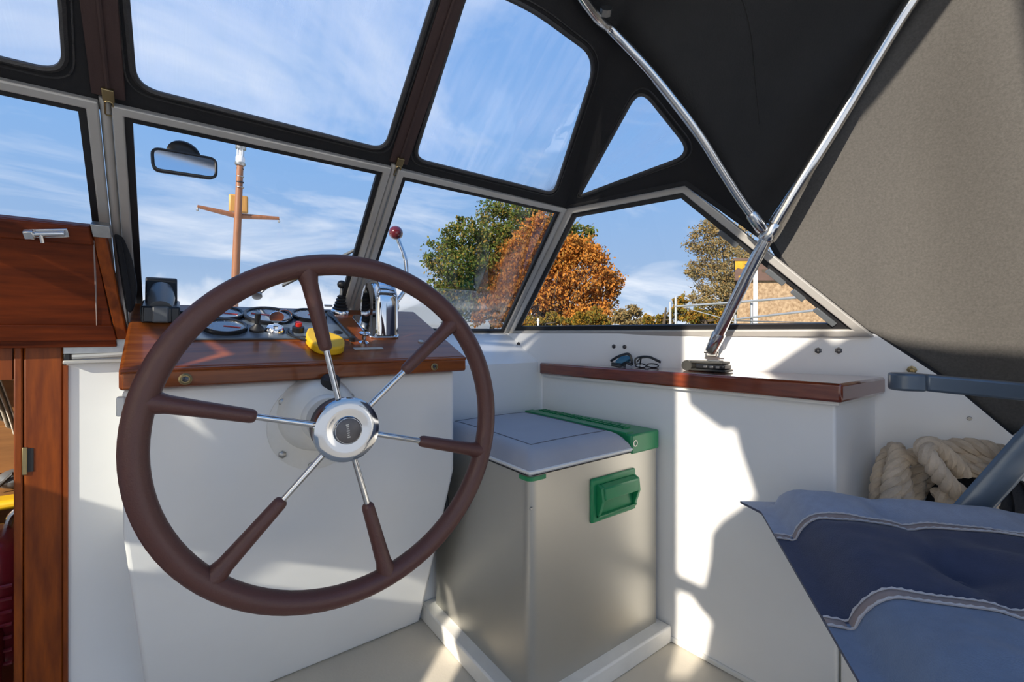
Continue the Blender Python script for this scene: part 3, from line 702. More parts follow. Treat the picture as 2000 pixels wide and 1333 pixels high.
for (px_, py, r_) in ((362, 741, .0088), (848, 717, .0075)):
    p = at(px_, py, y=DY0 - .004)
    g_ = MB().lathe([(r_, -.002), (r_, .002), (r_ * .75, .003), (r_ * .7, .001)], p, (0, -1, 0), 20).build('screw_eyelet', 'brass', dash)
    MB().lathe([(r_ * .55, 0), (r_ * .5, .003), (r_ * .3, .0035)], p, (0, -1, 0), 6).build('screw_head', 'cap_dark', g_)
# instrument panel --------------------------------------------------------------
ip = [dp_(376, 663), dp_(690, 663), dp_(642, 608), dp_(392, 603)]
xa = ip[0].x; xb = (ip[1].x + ip[2].x) / 2; 
y0_, y1_ = ip[1].y, ip[2].y
def dsurf(x, y, h=0): return V((x, y, DZ0 + (y - DY0) * (DZ1 - DZ0) / (DY1 - DY0))) + dn * h
panel = dash
MB().prism([dsurf(xa, y0_), dsurf(xb, y0_), dsurf(xb, y1_), dsurf(xa, y1_)], dn * .004).build('instrument_panel', 'panel_blue', panel, bevel=.001)
def gauge(px_, py, r_, ang):
    c = dp_(px_, py, .004); R_ = MB().lathe([(r_, 0), (r_, .006), (r_ * .95, .008), (r_ * .86, .007), (r_ * .84, .003)], c, dn, 32).build('gauge_bezel', 'bezel', panel)
    MB().lathe([(r_ * .86, .0), (r_ * .86, .0045)], c, dn, 32).build('gauge_dial', 'dial', R_)
    e = XX * math.cos(ang) + dt * math.sin(ang); s_ = dn.cross(e)
    MB().obox(c + e * r_ * .3 + dn * .0052, e, s_, dn, r_ * .75, r_ * .07, .001).build('needle', 'red', R_)
    for k in range(9):
        a = math.radians(-30 + k * 30); e2 = XX * math.cos(a) + dt * math.sin(a)
        MB().obox(c + e2 * r_ * .70 + dn * .0048, e2, dn.cross(e2), dn, r_ * .10, r_ * .025, .0006).build('tick', 'lamp_white', R_)
gr_ = [(440, 642, .036, -.3), (436, 616, .036, -.3), (524, 620, .046, 2.9), (604, 619, .036, -.3), (360, 640, .0, 0)]
for a in gr_:
    if a[2]: gauge(*a)
# toggle with black boot
c = dp_(502, 646, .004)
g_ = MB().lathe([(.013, 0), (.013, .004), (.011, .006), (.006, .011), (.0045, .014)], c, dn, 20).build('toggle_boot', 'rubber', panel)
MB().tube([c + dn * .012, c + dn * .035], [.0042, .0052], n=10).build('toggle_lever', 'black_plastic', g_)
# key switch
c = dp_(537, 648, .004)
g_ = MB().lathe([(.017, 0), (.017, .006), (.014, .010), (.009, .011)], c, dn, 24).build('key_switch', 'chrome', panel)
kd = (dn + V((0, -.25, 0))).normalized(); ks = (XX - kd * XX.dot(kd)).normalized()
MB().obox(c + kd * .016, kd, ks, kd.cross(ks), .014, .008, .002).build('key_blade', 'chrome', g_)
MB().lathe([(.0125, -.001), (.0125, .001)], c + kd * .033, kd.cross(ks), 20).build('key_bow', 'chrome', g_)
MB().tube([c + kd * .036 + ks * .012 + (ks * math.cos(a) + kd * math.sin(a)) * .014 for a in [i * .524 for i in range(12)]], .001, n=5, closed=True).build('key_ring', 'chrome', g_)
# red push switch
c = dp_(582, 648, .004)
g_ = MB().lathe([(.011, 0), (.011, .010), (.008, .012)], c, dn, 20).build('push_switch', 'black_plastic', panel)
MB().lathe([(.0065, .010), (.0065, .019), (.005, .020)], c, dn, 16).build('push_button', 'red', g_)
# grey round plate at the panel's corner
MB().lathe([(.009, 0), (.009, .001)], dp_(660, 650, .004), dn, 20).build('blank_plug', 'bezel', panel)
# black bar on the right edge of the panel
br = thing('instrument_bar', dp_(690, 665), 'slim black bar lying along the edge of the instrument panel', 'bar')
a, b = dp_(640, 610, .005), dp_(688, 662, .005)
MB().tube([a, b], .0045, n=8).build('rod', 'black_plastic', br)
for e in (a, b): MB().lathe([(.006, -.005), (.006, .004), (.003, .005)], e, dn, 12).build('end_cap', 'black_plastic', br)

# black holder on the dash left -----------------------------------------------------
hx0, hx1 = dp_(274, 630).x, dp_(352, 630).x
hy0 = dp_(310, 632).y; hy1 = hy0 + .085
hd = thing('compass_holder', dsurf((hx0 + hx1) / 2, hy0), 'black plastic instrument holder with raised hood at the dashboard corner', 'holder')
def hs(x, y, h): return V((x, y, dsurf(x, y).z + h))
w_ = hx1 - hx0
zb = dsurf(0, hy0).z - .0; zt = zb + .030
mb = MB(); mb.prism([(hx0, hy0, zb), (hx0, hy0, zt), (hx0, hy1, dsurf(0, hy1).z + .012), (hx0, hy1, dsurf(0, hy1).z)], (w_, 0, 0)); mb.build('base', 'black_plastic', hd, bevel=.003)
for x in (hx0 + .012, hx1 - .012 - .020):
    MB().box((x - .008 if x < (hx0 + hx1) / 2 else x, hy0 - .003, zb + .002), (x + .020 if x < (hx0 + hx1) / 2 else x + .028, hy0, zt - .002)).build('front_pad', 'black_plastic', hd, bevel=.003)
MB().box(((hx0 + hx1) / 2 - .012, hy0 - .006, zb + .001), ((hx0 + hx1) / 2 + .012, hy0, zt)).build('clip', 'grey_plastic', hd, bevel=.003)
hb = dsurf(0, hy1).z
MB().prism([(hx0 + .004, hy1 - .03, hb - .004), (hx0 + .004, hy1 - .012, hb + .054), (hx0 + .004, hy1 + .002, hb + .054), (hx0 + .004, hy1 + .002, hb - .004)], (w_ - .008, 0, 0)).build('hood', 'black_plastic', hd, bevel=.003)
MB().tube([V(((hx0 + hx1) / 2, hy0 + .006, zt - .006)), V(((hx0 + hx1) / 2, hy1 - .035, hb + .014)), V(((hx0 + hx1) / 2, hy1 - .012, hb + .030))], [.018, .021, .018], n=16).build('cradle', 'grey_plastic', hd)
MB().tube([V((hx1 - .002, hy0 + .03, zb + .021)), V((hx1 + .016, hy0 + .03, zb + .021))], .0035, n=8).build('side_stub', 'black_plastic', hd)

# bellows joystick --------------------------------------------------------------------
c = dp_(664, 611)
js = thing('bellows_lever', c, 'small black ball lever in a ribbed rubber boot on a chrome ring', 'lever')
up_ = (dn * .5 + UP * .5).normalized()
MB().lathe([(.020, 0), (.020, .005), (.017, .009), (.013, .010)], c, dn, 24).build('base_ring', 'chrome', js)
pr = []
for k in range(5):
    r_ = .0165 - .0022 * k; h = .008 + k * .0068; pr += [(r_, h), (r_ + .001, h + .003), (r_ - .0032, h + .0062)]
MB().lathe(pr, c, up_, 20).build('boot', 'rubber', js)
MB().tube([c + up_ * .038, c + up_ * .062], [.0035, .003], n=8).build('stem', 'dull_steel', js)
MB().ball(c + up_ * .066, .0098).build('knob', 'rubber', js)

# chrome single-lever engine control ------------------------------------------------------
ea = dp_(757, 658); ex, ey = ea.x, ea.y
ec = thing('engine_control', ea, 'polished chrome engine control with curved lever and dark red ball knob', 'engine control')
hw = .0215
eyc = ey + .052
# base plate (rounded, long fore and aft)
pb = rounded([dsurf(ex - .045, ey - .012), dsurf(ex + .026, ey - .012), dsurf(ex + .026, ey + .115), dsurf(ex - .045, ey + .115)], .02)
MB().prism(pb, dn * .005).build('base_plate', 'chrome', ec, bevel=.0015)
# horseshoe housing: a disc with straight skirt, standing fore-and-aft, dished sides
Rr = .058; cz = dsurf(0, eyc).z + .052
def hprof(x, R):
    pts = [V((x, eyc + R * math.cos(a), cz + R * math.sin(a))) for a in [math.pi * i / 20 for i in range(21)]]
    pts += [V((x, eyc - R, dsurf(0, eyc - R).z)), V((x, eyc + R, dsurf(0, eyc + R).z))]
    return pts
sec = [(ex - hw - .001, Rr - .016), (ex - hw - .004, Rr - .010), (ex - hw + .001, Rr - .001), (ex - hw + .006, Rr), (ex - .002, Rr + .0015), (ex + hw - .006, Rr), (ex + hw - .001, Rr - .001), (ex + hw + .004, Rr - .010), (ex + hw + .001, Rr - .016)]
vs = []; 
for x, R in sec: vs += hprof(x, R)
k = 23; fs = [(i * k + j, i * k + (j + 1) % k, (i + 1) * k + (j + 1) % k, (i + 1) * k + j) for i in range(len(sec) - 1) for j in range(k)]
fs += [tuple(range(k))[::-1], tuple(range((len(sec) - 1) * k, len(sec) * k))]
MB().add(vs, fs).build('housing', 'chrome', ec, smooth=50)
lv = V((ex + hw, eyc, cz - .004))
MB().lathe([(.021, 0), (.021, .010), (.018, .018), (.009, .023), (.003, .024)], lv, (1, 0, 0), 24).build('lever_hub', 'chrome', ec)
lx = ex + hw + .014
lp = [V((lx, eyc, cz)), V((lx, eyc + .002, cz + .05)), V((lx - .002, eyc + .004, cz + .10))]
tgt = at(773, 455, y=eyc + .02); t2 = at(791, 505, y=eyc + .012)
lpath = catmull([lv + V((.012, 0, 0)), V((t2.x + .001, eyc + .004, cz + .045)), V((t2.x + .002, eyc + .008, (cz + t2.z) / 2 + .02)), V((t2.x, t2.y, t2.z)), tgt + (t2 - tgt) * .45, tgt], 6)
lev = MB().tube(lpath, .0052, n=12).build('lever', 'chrome', ec)
MB().ball(tgt, .0165, 24).build('ball_knob', 'ball_red', lev)
# pull stop knob and small plate on the dash
c = dp_(710, 671); pk = thing('pull_knob', c, 'small chrome pull knob on the dashboard ahead of the nameplate', 'knob')
MB().lathe([(.010, 0), (.010, .003), (.006, .005), (.004, .006), (.004, .018), (.010, .020), (.011, .023), (.007, .026)], c, dn, 18).build('shaft', 'chrome', pk)
c = dp_(720, 682); pk = thing('name_plate', c, 'narrow metal name plate on the dashboard edge', 'plate')
MB().obox(c + dn * .001, XX, dt, dn, .058, .010, .0015).build('plate', 'alu', pk, bevel=.0006)
c = dp_(822, 668); pk = thing('dash_button', c, 'flat metal button near the starboard end of the dashboard', 'button')
MB().lathe([(.006, 0), (.006, .002), (.003, .003)], c, dn, 14).build('button', 'alu', pk)
c = dp_(641, 599); pk = thing('dash_clip', c, 'small metal clip on the dashboard beside the bellows lever', 'clip')
MB().obox(c + dn * .002, XX, dt, dn, .018, .007, .004).build('clip_body', 'alu', pk, bevel=.001)
# yellow key float and its cord
fl = [dp_(594, 672), dp_(600, 655), dp_(618, 655), dp_(672, 674), dp_(671, 692), dp_(650, 697), dp_(615, 692)]
kf = thing('key_float', fl[0], 'yellow foam key float lying on the dashboard behind the wheel spoke', 'float')
o = MB().prism(rounded(fl, .018, 4), dn * .017).build('float_body', 'yellow', kf, bevel=.004, seg=3)
pth = [dp_(602, 659, .014), dp_(592, 658, .010), dp_(574, 658, .0065), dp_(563, 653, .0065), dp_(561, 646, .0075), dp_(564, 643, .0065), dp_(566, 650, .0065), dp_(580, 660, .0065), dp_(598, 665, .010)]
MB().tube(catmull(pth, 5), .0016, n=6).build('cord', 'black_plastic', kf)

# ================================================================== steering
HC = V((.2074, .70, .5744)); RW = .2473; wn = V((-.033, -1, .010)).normalized()
wu = V((1, -.033, 0)).normalized(); wv = wn.cross(wu); wv = wv if wv.z > 0 else -wv
fl_c = V((HC.x, .875, HC.z))
base_ = thing('steering_flange', V((HC.x, .87, HC.z - .085)), 'white painted round steering pump flange bolted to the console', 'flange')
fl_p = V((HC.x, .875, .5545))
MB().lathe([(.081, 0), (.081, .004), (.078, .006), (.060, .007)], fl_p, (0, -1, 0), 48).build('plate', 'white_old', base_)
MB().lathe([(.068, .004), (.064, .012), (.062, .030), (.058, .045), (.050, .055), (.040, .060), (.040, .075), (.036, .080)], fl_c, (0, -1, 0), 48).build('flange', 'white_old', base_)
for a in (38, 98, 142, 218, 262, 322):
    c = fl_p + V((math.cos(math.radians(a)), 0, math.sin(math.radians(a)))) * .0735 + V((0, -.006, 0))
    MB().lathe([(.0065, 0), (.0065, .004), (.005, .005)], c, (0, -1, 0), 6).build('bolt', 'dull_steel' if a % 4 else 'brass', base_)
c = fl_c + V((.012, -.045, .060)); MB().lathe([(.016, -.012), (.016, .006), (.012, .010)], c, (0, -.3, 1), 20).build('filler_cap', 'rubber', base_)
sw = thing('steering_wheel', V((HC.x, HC.y, HC.z - RW - .016)), 'large brown steering wheel with six steel spokes and chrome hub', 'steering wheel')
MB().tube([HC + (wu * math.cos(a) + wv * math.sin(a)) * RW for a in [2 * math.pi * i / 96 for i in range(96)]], .0158, n=18, closed=True).build('rim', 'rim_vinyl', sw)
MB().lathe([(.020, -.085), (.030, -.060), (.040, -.045), (.044, -.040), (.044, -.020), (.043, -.016)], HC, wn, 36).build('boss', 'rubber', sw)
MB().lathe([(.040, -.020), (.046, -.018), (.046, -.002), (.044, .002)], HC, wn, 36).build('hub_ring', 'rim_vinyl', sw)
hub = MB().lathe([(.043, .000), (.047, .002), (.0485, .006), (.047, .010), (.038, .0125), (.028, .011), (.021, .0105), (.0205, .0135), (.019, .015), (.0, .0152)], HC, wn, 48).build('hub_disc', 'hub_steel', sw)
MB().lathe([(.0185, .0145), (.0185, .0158), (.016, .0162), (0, .0163)], HC, wn, 32).build('centre_cap', 'cap_dark', hub)
for (px_, py) in ((598, 527), (893, 622), (949, 882), (757, 1125), (418, 1128), (272, 783)):
    p = on(px_, py, HC, wn); e = (p - HC).normalized()
    sp0 = MB().tube([HC + e * .040, HC + e * .165], .0046, n=12).build('spoke', 'steel', sw)
    MB().tube([HC + e * .1225, HC + e * .125, HC + e * .129, HC + e * .19, HC + e * .222, HC + e * .234, HC + e * .247], [.006, .0085, .0095, .0108, .0118, .0145, .0150], n=16).build('spoke_sleeve', 'rim_vinyl', sw)
# worn, unreadable raised mark on the centre cap: a column of small strokes
eu = (-wv + wu * .12); eu = (eu - wn * eu.dot(wn)).normalized(); ev = wn.cross(eu)
mk = MB()
for k in range(7):
    mk.obox(HC + wn * .0165 + eu * (-.0095 + k * .0031) - ev * .001, eu, ev, wn, .0018, .0045 - .0008 * (k % 3), .0006)
mk.build('worn_mark', 'dull_steel', hub)

# ================================================================== cool box on its plinth
PX0, PX1, PY0, PZ = .497, .945, .628, .040
pln = thing('plinth', V((.72, .85, 0)), 'white painted timber plinth under the cool box', 'plinth')
MB().prism([(PX0, PY0, 0), (.9265, PY0, 0), (.890, YB - .002, 0), (PX0, YB - .002, 0)], (0, 0, PZ)).build('frame', 'white_old', pln, bevel=.004)
CX0, CX1, CY0, CY1, CZ0, CZ1 = .527, .913, .657, 1.045, PZ, .452
cb = thing('cool_box', V((.72, .85, PZ)), 'silver metal cool box with green plastic trim and grey padded lid', 'cool box')
body = rounded([V((CX0, CY0, CZ0)), V((CX1, CY0, CZ0)), V((CX1 - .025, CY1, CZ0)), V((CX0, CY1, CZ0))], [.022, .008, .008, .02], 6)
MB().prism(body, (0, 0, CZ1 - CZ0)).build('body', 'cooler_metal', cb, smooth=30)
MB().obox(V((CX0 + .006, CY0 + .0022, .392)), XX, UP, V((0, -1, 0)), .006, .005, .003).build('rivet', 'dull_steel', cb, bevel=.001)
# thin black gap under the lid and green corner cap
gx = .812
MB().prism(rounded([V((CX0 + .001, CY0 + .001, CZ1)), V((gx, CY0 + .001, CZ1)), V((gx, CY1, CZ1)), V((CX0 + .001, CY1, CZ1))], [.02, .002, .002, .02], 6), (0, 0, .006)).build('lid_seal', 'rubber', cb, smooth=30)
cc = rounded([V((CX0 - .0015, CY0 - .0015, CZ1 - .009)), V((CX0 + .040, CY0 - .0015, CZ1 - .009)), V((CX0 + .040, CY0 + .03, CZ1 - .009)), V((CX0 - .0015, CY0 + .03, CZ1 - .009))], [.022, .001, .001, .001], 6)
MB().prism(cc, (0, 0, .008)).build('corner_cap', 'green', cb, smooth=30)
# green hinge strip
MB().prism([(gx + .004, CY0 - .003, CZ1 - .004), (CX1 + .003, CY0 - .003, CZ1 - .004), (CX1 - .022, CY1 - .005, CZ1 - .004), (gx + .004, CY1 - .005, CZ1 - .004)], (0, 0, .044)).build('hinge_rail', 'green', cb, bevel=.004)
hr = MB().box((gx + .002, CY0 + .012, CZ1 + .038), (gx + .03, CY1 - .01, CZ1 + .043)).build('hinge_strip', 'green', cb, bevel=.001)
for k in range(22):
    y = CY0 + .05 + k * .0145
    MB().box((gx + .040, y, CZ1 + .0395), (CX1 - .036, y + .006, CZ1 + .0435)).build('vent_slat', 'green', cb)
MB().lathe([(.0075, -.002), (.0075, .001), (.005, .0012), (.0045, -.001)], V((gx + .016, CY0 - .003, CZ1 + .020)), (0, -1, 0), 16).build('pivot_screw', 'dull_steel', cb)
# padded lid
def lid(u, v):
    x = CX0 - .004 + (gx - CX0 + .004) * u; y = CY0 - .006 + (CY1 - CY0) * v
    e = min(u, v * 1.1, 1 - u * .98, 1 - v) ; h = .010 + .034 * (1 - (1 - min(1, e * 7.5)) ** 2.4)
    h += .006 * math.sin(math.pi * u) * math.sin(math.pi * v)
    return V((x, y, CZ1 + .002 + h))
mb = MB(); mb.grid(lid, 40, 40)
bd = [i * 41 for i in range(41)] + [40 * 41 + j for j in range(1, 41)] + [i * 41 + 40 for i in range(39, -1, -1)] + [j for j in range(39, 0, -1)]
n0 = len(mb.v); mb.v += [V((mb.v[i].x, mb.v[i].y, CZ1 + .005)) for i in bd]; k = len(bd)
for i in range(k): mb.f.append((bd[i], bd[(i + 1) % k], n0 + (i + 1) % k, n0 + i)); mb.m.append(0)
mb.f.append(tuple(range(n0, n0 + k))); mb.m.append(0)
lidp = mb.build('lid', 'cover_grey', cb, smooth=50)
sq = [(.14, .12), (.88, .12), (.88, .9), (.14, .9)]
pth = []
for (a, b), (c_, d_) in zip(sq, sq[1:] + sq[:1]): pth += [lid(a + (c_ - a) * t / 12, b + (d_ - b) * t / 12) + UP * .0002 for t in range(12)]
MB().tube(pth, .0012, n=5, closed=True).build('lid_seam', 'thread', lidp)
MB().tube([V((p.x, p.y, CZ1 + .010)) for p in [lid(0, i / 20) for i in range(20, -1, -1)] + [lid(i / 20, 0) for i in range(1, 21)]], .0032, n=6).build('lid_piping', 'white_old', lidp)
# recessed green grip on the aft side
hc = at(1195, 965, y=CY0); hz0, hz1 = at(1195, 1008, y=CY0).z, at(1195, 925, y=CY0).z
hx0_, hx1_ = at(1152, 965, y=CY0).x, at(1238, 960, y=CY0).x
gp = MB().box((hx0_, CY0 - .006, hz0), (hx1_, CY0 + .002, hz1)).build('grip_plate', 'green', cb, bevel=.006, seg=3)
u0, u1 = hx0_ + .014, hx1_ - .004
zt_, zm, zb_ = hz1 - .012, (hz0 + hz1) / 2 + .002, hz0 + .010
mb = MB()
mb.prism([(u0 + .008, CY0 - .007, zt_), (u0 + .008, CY0 - .022, zt_ - .006), (u0 + .008, CY0 - .024, zm), (u0 + .008, CY0 - .006, zm + .003)], (u1 - u0 - .016, 0, 0)); mb.build('grip_hood', 'green', gp, bevel=.0025)
mb = MB()
for x in (u0, u1 - .008): mb.prism([(x, CY0 - .006, zt_), (x, CY0 - .019, zt_ - .006), (x, CY0 - .022, zm), (x, CY0 - .009, zb_), (x, CY0 - .006, zb_)], (.008, 0, 0))
mb.prism([(u0, CY0 - .006, zb_), (u0, CY0 - .010, zb_), (u0, CY0 - .013, zb_ + .005), (u0, CY0 - .006, zb_ + .006)], (u1 - u0, 0, 0)); mb.build('grip_cheeks', 'green', gp, bevel=.001)
# dark cable in the gap beside the console
cp = catmull([V((.505, 1.04, .40)), V((.510, .96, .36)), V((.506, .94, .30)), V((.512, 1.0, .24)), V((.508, 1.045, .10))], 6)
tag(MB().tube(cp, .005, n=8).build('power_cable', 'rubber'), 'black cable hanging in the gap between console and cool box', 'cable')

# ================================================================== companionway at the left
xp0, xp1 = at(46, 900, y=YB).x, at(124, 900, y=YB).x
ptop = at(80, 668, y=YB - .003).z
post = MB().box((xp0, YB - .003, 0), (xp1, YB + .03, ptop)).build('trim_9', 'mahogany_up', bevel=.003); st(post)
MB().box((xp0 - .009, YB - .004, 0), (xp0 + .001, YB + .028, ptop - .026)).build('jamb_strip', 'mahogany_up', post, bevel=.001) if False else None
jl = st(MB().box((xp0 - .0105, YB - .004, 0), (xp0 - .0005, YB + .03, ptop - .002)).build('trim_10', 'mahogany_up', bevel=.002))
MB().box((xp1, YB - .010, 0), (xp1 + .006, YB, .667)); 
st(MB().box((xp1 + .0005, YB - .006, 0), (xp1 + .006, YB - .0005, .665)).build('trim_11', 'mahogany_up'))
lt_ = thing('lock_strike', V((xp0, YB - .005, .50)), 'small worn metal strike plate let into the wooden door post', 'plate')
za_, zb2 = at(58, 927, y=YB - .004).z, at(58, 873, y=YB - .004).z
MB().box((xp0 - .001, YB - .006, za_), (xp0 + .005, YB - .0025, zb2)).build('plate', 'brass', lt_, bevel=.001)
MB().box((xp0 + .005, YB - .004, za_ + .004), (xp0 + .012, YB - .0028, zb2 - .003)).build('recess', 'rubber', lt_)
# slide track of the hatch on top of the white panel
tr = thing('hatch_track', V((-.10, YB - .01, .667)), 'worn aluminium hatch track on top of the white bulkhead panel', 'track')
MB().box((xp1 + .001, YB - .012, .684), (-.056, YB + .02, .712)).build('track_plate', 'dull_steel', tr, bevel=.001)
MB().box((xp1 + .001, YB - .016, .667), (-.066, YB + .02, .674)).build('track_rail', 'alu', tr, bevel=.002)
MB().tube([V((xp1 + .012, YB - .010, .679)), V((-.07, YB - .010, .682))], .0045, n=8).build('runner', 'alu_white', tr)
MB().box((xp1 + .002, YB - .014, .674), (xp1 + .010, YB + .01, .684)).build('stop', 'rubber', tr, bevel=.001)
# varnished hatch board leaning back against the windscreen
hb_ = thing('hatch_board', V((-.3, 1.03, .705)), 'varnished mahogany hatch board leaning up against the windscreen', 'board')
h_br, h_tr = at(251, 664, y=1.035), at(203, 445, y=.955)
hn = V((0, -(h_tr.z - h_br.z), (h_tr.y - h_br.y))).normalized(); hn = hn if hn.y < 0 else -hn
xL = -.62
def hbp(x, t): return V((x, h_br.y + (h_tr.y - h_br.y) * t, h_br.z + (h_tr.z - h_br.z) * t))
def hx(t): return h_br.x + (h_tr.x - h_br.x) * t - .0
MB().prism([hbp(xL, -.07), hbp(hx(0) - .016, -.07), hbp(hx(1) - .016, 1), hbp(xL, 1)], hn * -.016).build('panel', 'mahogany_dull', hb_, bevel=.001)
MB().prism([hbp(hx(0) - .016, 0), hbp(hx(0), 0), hbp(hx(.985), .985), hbp(hx(.985) - .016, .985)], hn * -.020).build('end_stile', 'mahogany_up', hb_, bevel=.002)
MB().prism([hbp(xL, .85), hbp(hx(.85) - .0155, .85), hbp(hx(1) - .016, 1), hbp(xL, 1)], hn * .008).build('top_rail', 'mahogany_dull', hb_, bevel=.003)
MB().prism([hbp(xL, 0), hbp(hx(0) - .0155, 0), hbp(hx(.14) - .016, .14), hbp(xL, .14)], hn * .003).build('bottom_rail', 'mahogany_dull', hb_, bevel=.001)
e = hbp(hx(.95), .96); MB().obox(e + V((-.004, 0, .004)), V((1, 0, 0)), (h_tr - h_br).normalized(), hn, .022, .020, .022).build('corner_bracket', 'dull_steel', hb_, bevel=.001)
MB().tube([on(183, 470, hbp(0, 0) + hn * .0005, hn), on(187, 560, hbp(0, 0) + hn * .0005, hn), on(189, 638, hbp(0, 0) + hn * .0005, hn)], [.0008, .0012, .0006], n=4).build('scratch', 'fab_trim', hb_)
def hpp(px_, py, off): return on(px_, py, hbp(0, 0) + hn * off, hn)
a, b = hpp(48, 457, .010), hpp(134, 455, .010); c = (a + b) / 2; t = (b - a).normalized()
bo = MB().obox(c, t, hn.cross(t), hn, (b - a).length, .013, .003).build('bolt_plate', 'steel', hb_, bevel=.001)
MB().tube([a + hn * .005, b + hn * .005 - t * .004], .0038, n=10).build('bolt_bar', 'steel', bo)
MB().tube([a + t * .018 + hn * .006, a + t * .018 + hn * .008 - (h_tr - h_br).normalized() * .012], .0028, n=8).build('bolt_knob', 'steel', bo)
MB().obox(a + t * .006 + hn * .006, t, hn.cross(t), hn, .012, .013, .010).build('bolt_keeper', 'steel', bo, bevel=.002)
# folded black cover hanging behind the board
fb = thing('folded_cover', at(255, 575, y=1.05), 'folded black canvas cover tucked behind the hatch board', 'cover')
pts = [at(222, 455, y=.985), at(240, 462, y=.985), at(258, 505, y=1.0), at(268, 560, y=1.015), at(262, 598, y=1.015), at(254, 612, y=1.015), at(246, 606, y=1.015), at(232, 520, y=1.0)]
MB().prism(rounded(pts, .012, 3), (0, .016, 0)).build('fold', 'canvas_front', fb, bevel=.006, seg=3)
MB().prism(rounded([p + V((.002, -.010, -.004)) for p in (at(224, 462, y=.99), at(234, 466, y=.99), at(252, 560, y=1.015), at(255, 604, y=1.015), at(248, 606, y=1.015))], .006, 3), (0, .008, 0)).build('flap', 'canvas_front', fb, bevel=.002)
# lower beam under the board, cabin inside
st(MB().box((-.75, YB - .002, at(20, 742, y=YB).z), (xp0 - .012, YB + .022, .700)).build('trim_12', 'mahogany_up'))
YI = 1.72
st(MB().box((-1.0, YI, -.6), (.1, YI + .02, .68)).build('wall_cabin', 'interior_wood'))
st(MB().box((xp1 - .004, YB + .035, -.6), (xp1 + .010, YI, .66)).build('wall_cabin_side', 'interior_wood'))
st(MB().box((-1.0, 1.085, -.62), (.1, YI, -.6)).build('floor_cabin', 'interior_wood'))
st(MB().box((-.75, YB, -.6), (-.62, YB + .02, .705)).build('wall_front_port', 'white'))
# curtain in the cabin
cu_o = thing('cabin_curtain', at(5, 850, y=1.66), 'beige curtain gathered to one side inside the cabin', 'curtain')
def curtn(u, v):
    c0 = at(-60 + 60 * u, 735, y=1.66); c1 = at(-40 + 68 * u ** .8, 862 - 60 * (1 - u), y=1.66)
    p = c0.lerp(c1, v); bow = math.sin(v * math.pi / 2); return p + V((.012 * bow, -.010 * math.sin(u * 26), 0))
MB().grid(curtn, 80, 16).build('drape', 'curtain', cu_o, solid=.003)
MB().tube([at(-80, 733, y=1.66), at(70, 742, y=1.66)], .006, n=8).build('curtain_rod', 'dull_steel', cu_o)
# shelf with yellow and grey things inside
sh = thing('cabin_shelf', at(10, 955, y=1.6), 'brown wooden shelf inside the cabin below the curtain', 'shelf')
zs = at(10, 960, y=1.5).z
MB().box((-.7, 1.44, zs - .02), (xp1 - .006, YI - .001, zs)).build('board', 'interior_wood', sh, bevel=.003)
MB().box((-.7, YI - .03, zs), (xp1 - .006, YI - .002, zs + .12)).build('back_board', 'interior_wood', sh, bevel=.003)
gb = thing('grey_pouch', at(28, 955, y=1.5), 'grey and black pouch lying on the cabin shelf', 'pouch')
pc = at(30, 948, y=1.5)
MB().ball(V((pc.x, 1.52, zs + .022)), .035, 16, (1, 1.2, .62)).build('pouch', 'grey_plastic', gb)
MB().tube([V((pc.x - .03, 1.485, zs + .008)), V((pc.x, 1.478, zs + .042)), V((pc.x + .03, 1.485, zs + .01))], .004, n=6).build('strap', 'rubber', gb)
yb = thing('yellow_cushion', at(12, 990, y=1.42), 'flat yellow foam slab at the front of the cabin shelf', 'slab')
c = at(12, 984, y=1.40); MB().box((c.x - .12, 1.38, c.z - .010), (xp1 - .008, 1.438, c.z + .010)).build('slab', 'yellow', yb, bevel=.008)
# red vinyl seat inside
rs = thing('red_seat', at(0, 1333, y=1.25), 'dark red vinyl seat with rounded backrest inside the cabin', 'seat')
c = at(8, 1060, y=1.24)
MB().box((c.x - .30, 1.14, at(0, 1300, y=1.2).z), (c.x + .045, 1.30, c.z + .03)).build('backrest', 'red_vinyl', rs, bevel=.045, seg=5)
MB().box((c.x - .30, 1.10, -.55), (c.x + .02, 1.228, at(0, 1230, y=1.1).z)).build('seat_pad', 'red_vinyl', rs, bevel=.03, seg=4)
for k in range(7):
    z = c.z - .04 - k * .022
    MB().tube([V((c.x - .26, 1.139, z)), V((c.x + .03, 1.139, z - .004))], .003, n=5).build('crease', 'red_vinyl', rs)
hk = thing('steel_hook', at(30, 1000, y=1.228), 'small curved steel tube behind the red seat', 'hook')
MB().tube(catmull([at(14, 1035, y=1.228), at(22, 1010, y=1.228), at(40, 995, y=1.228), at(60, 990, y=1.228)], 5), .006, n=8).build('tube', 'steel', hk)

# ================================================================== mirror on the windscreen
mrr = thing('rear_view_mirror', onscreen(360, 320, -.03), 'small rear view mirror with black rim stuck to the centre windscreen pane', 'mirror')
mo = onscreen(360, 318, -.046); mn = ((V((.30, -.06, 1.555)) - mo).normalized() - (mo - CAM).normalized()).normalized()
def mp_(px_, py): return on(px_, py, mo, mn)
cs_ = [mp_(297, 289), mp_(422, 311), mp_(422, 349), mp_(299, 331)]
oc = rounded(cs_, .010, 5)
MB().prism(oc, mn * -.012).build('shell', 'black_plastic', mrr, bevel=.003)
MB().tube([p + mn * .0005 for p in oc], .0022, n=6, closed=True).build('rim', 'black_plastic', mrr)
cc_ = sum(oc, V((0, 0, 0))) / len(oc)
MB().prism([cc_ + (p - cc_) * .97 + mn * .0003 for p in oc], mn * .0008).build('mirror_glass', 'chrome', mrr, smooth=0)
tp = mp_(362, 297)
MB().lathe([(.022, -.012), (.022, -.006), (.016, -.001), (.006, 0)], tp - mn * .004, mn, 24).build('suction_mount', 'black_plastic', mrr)
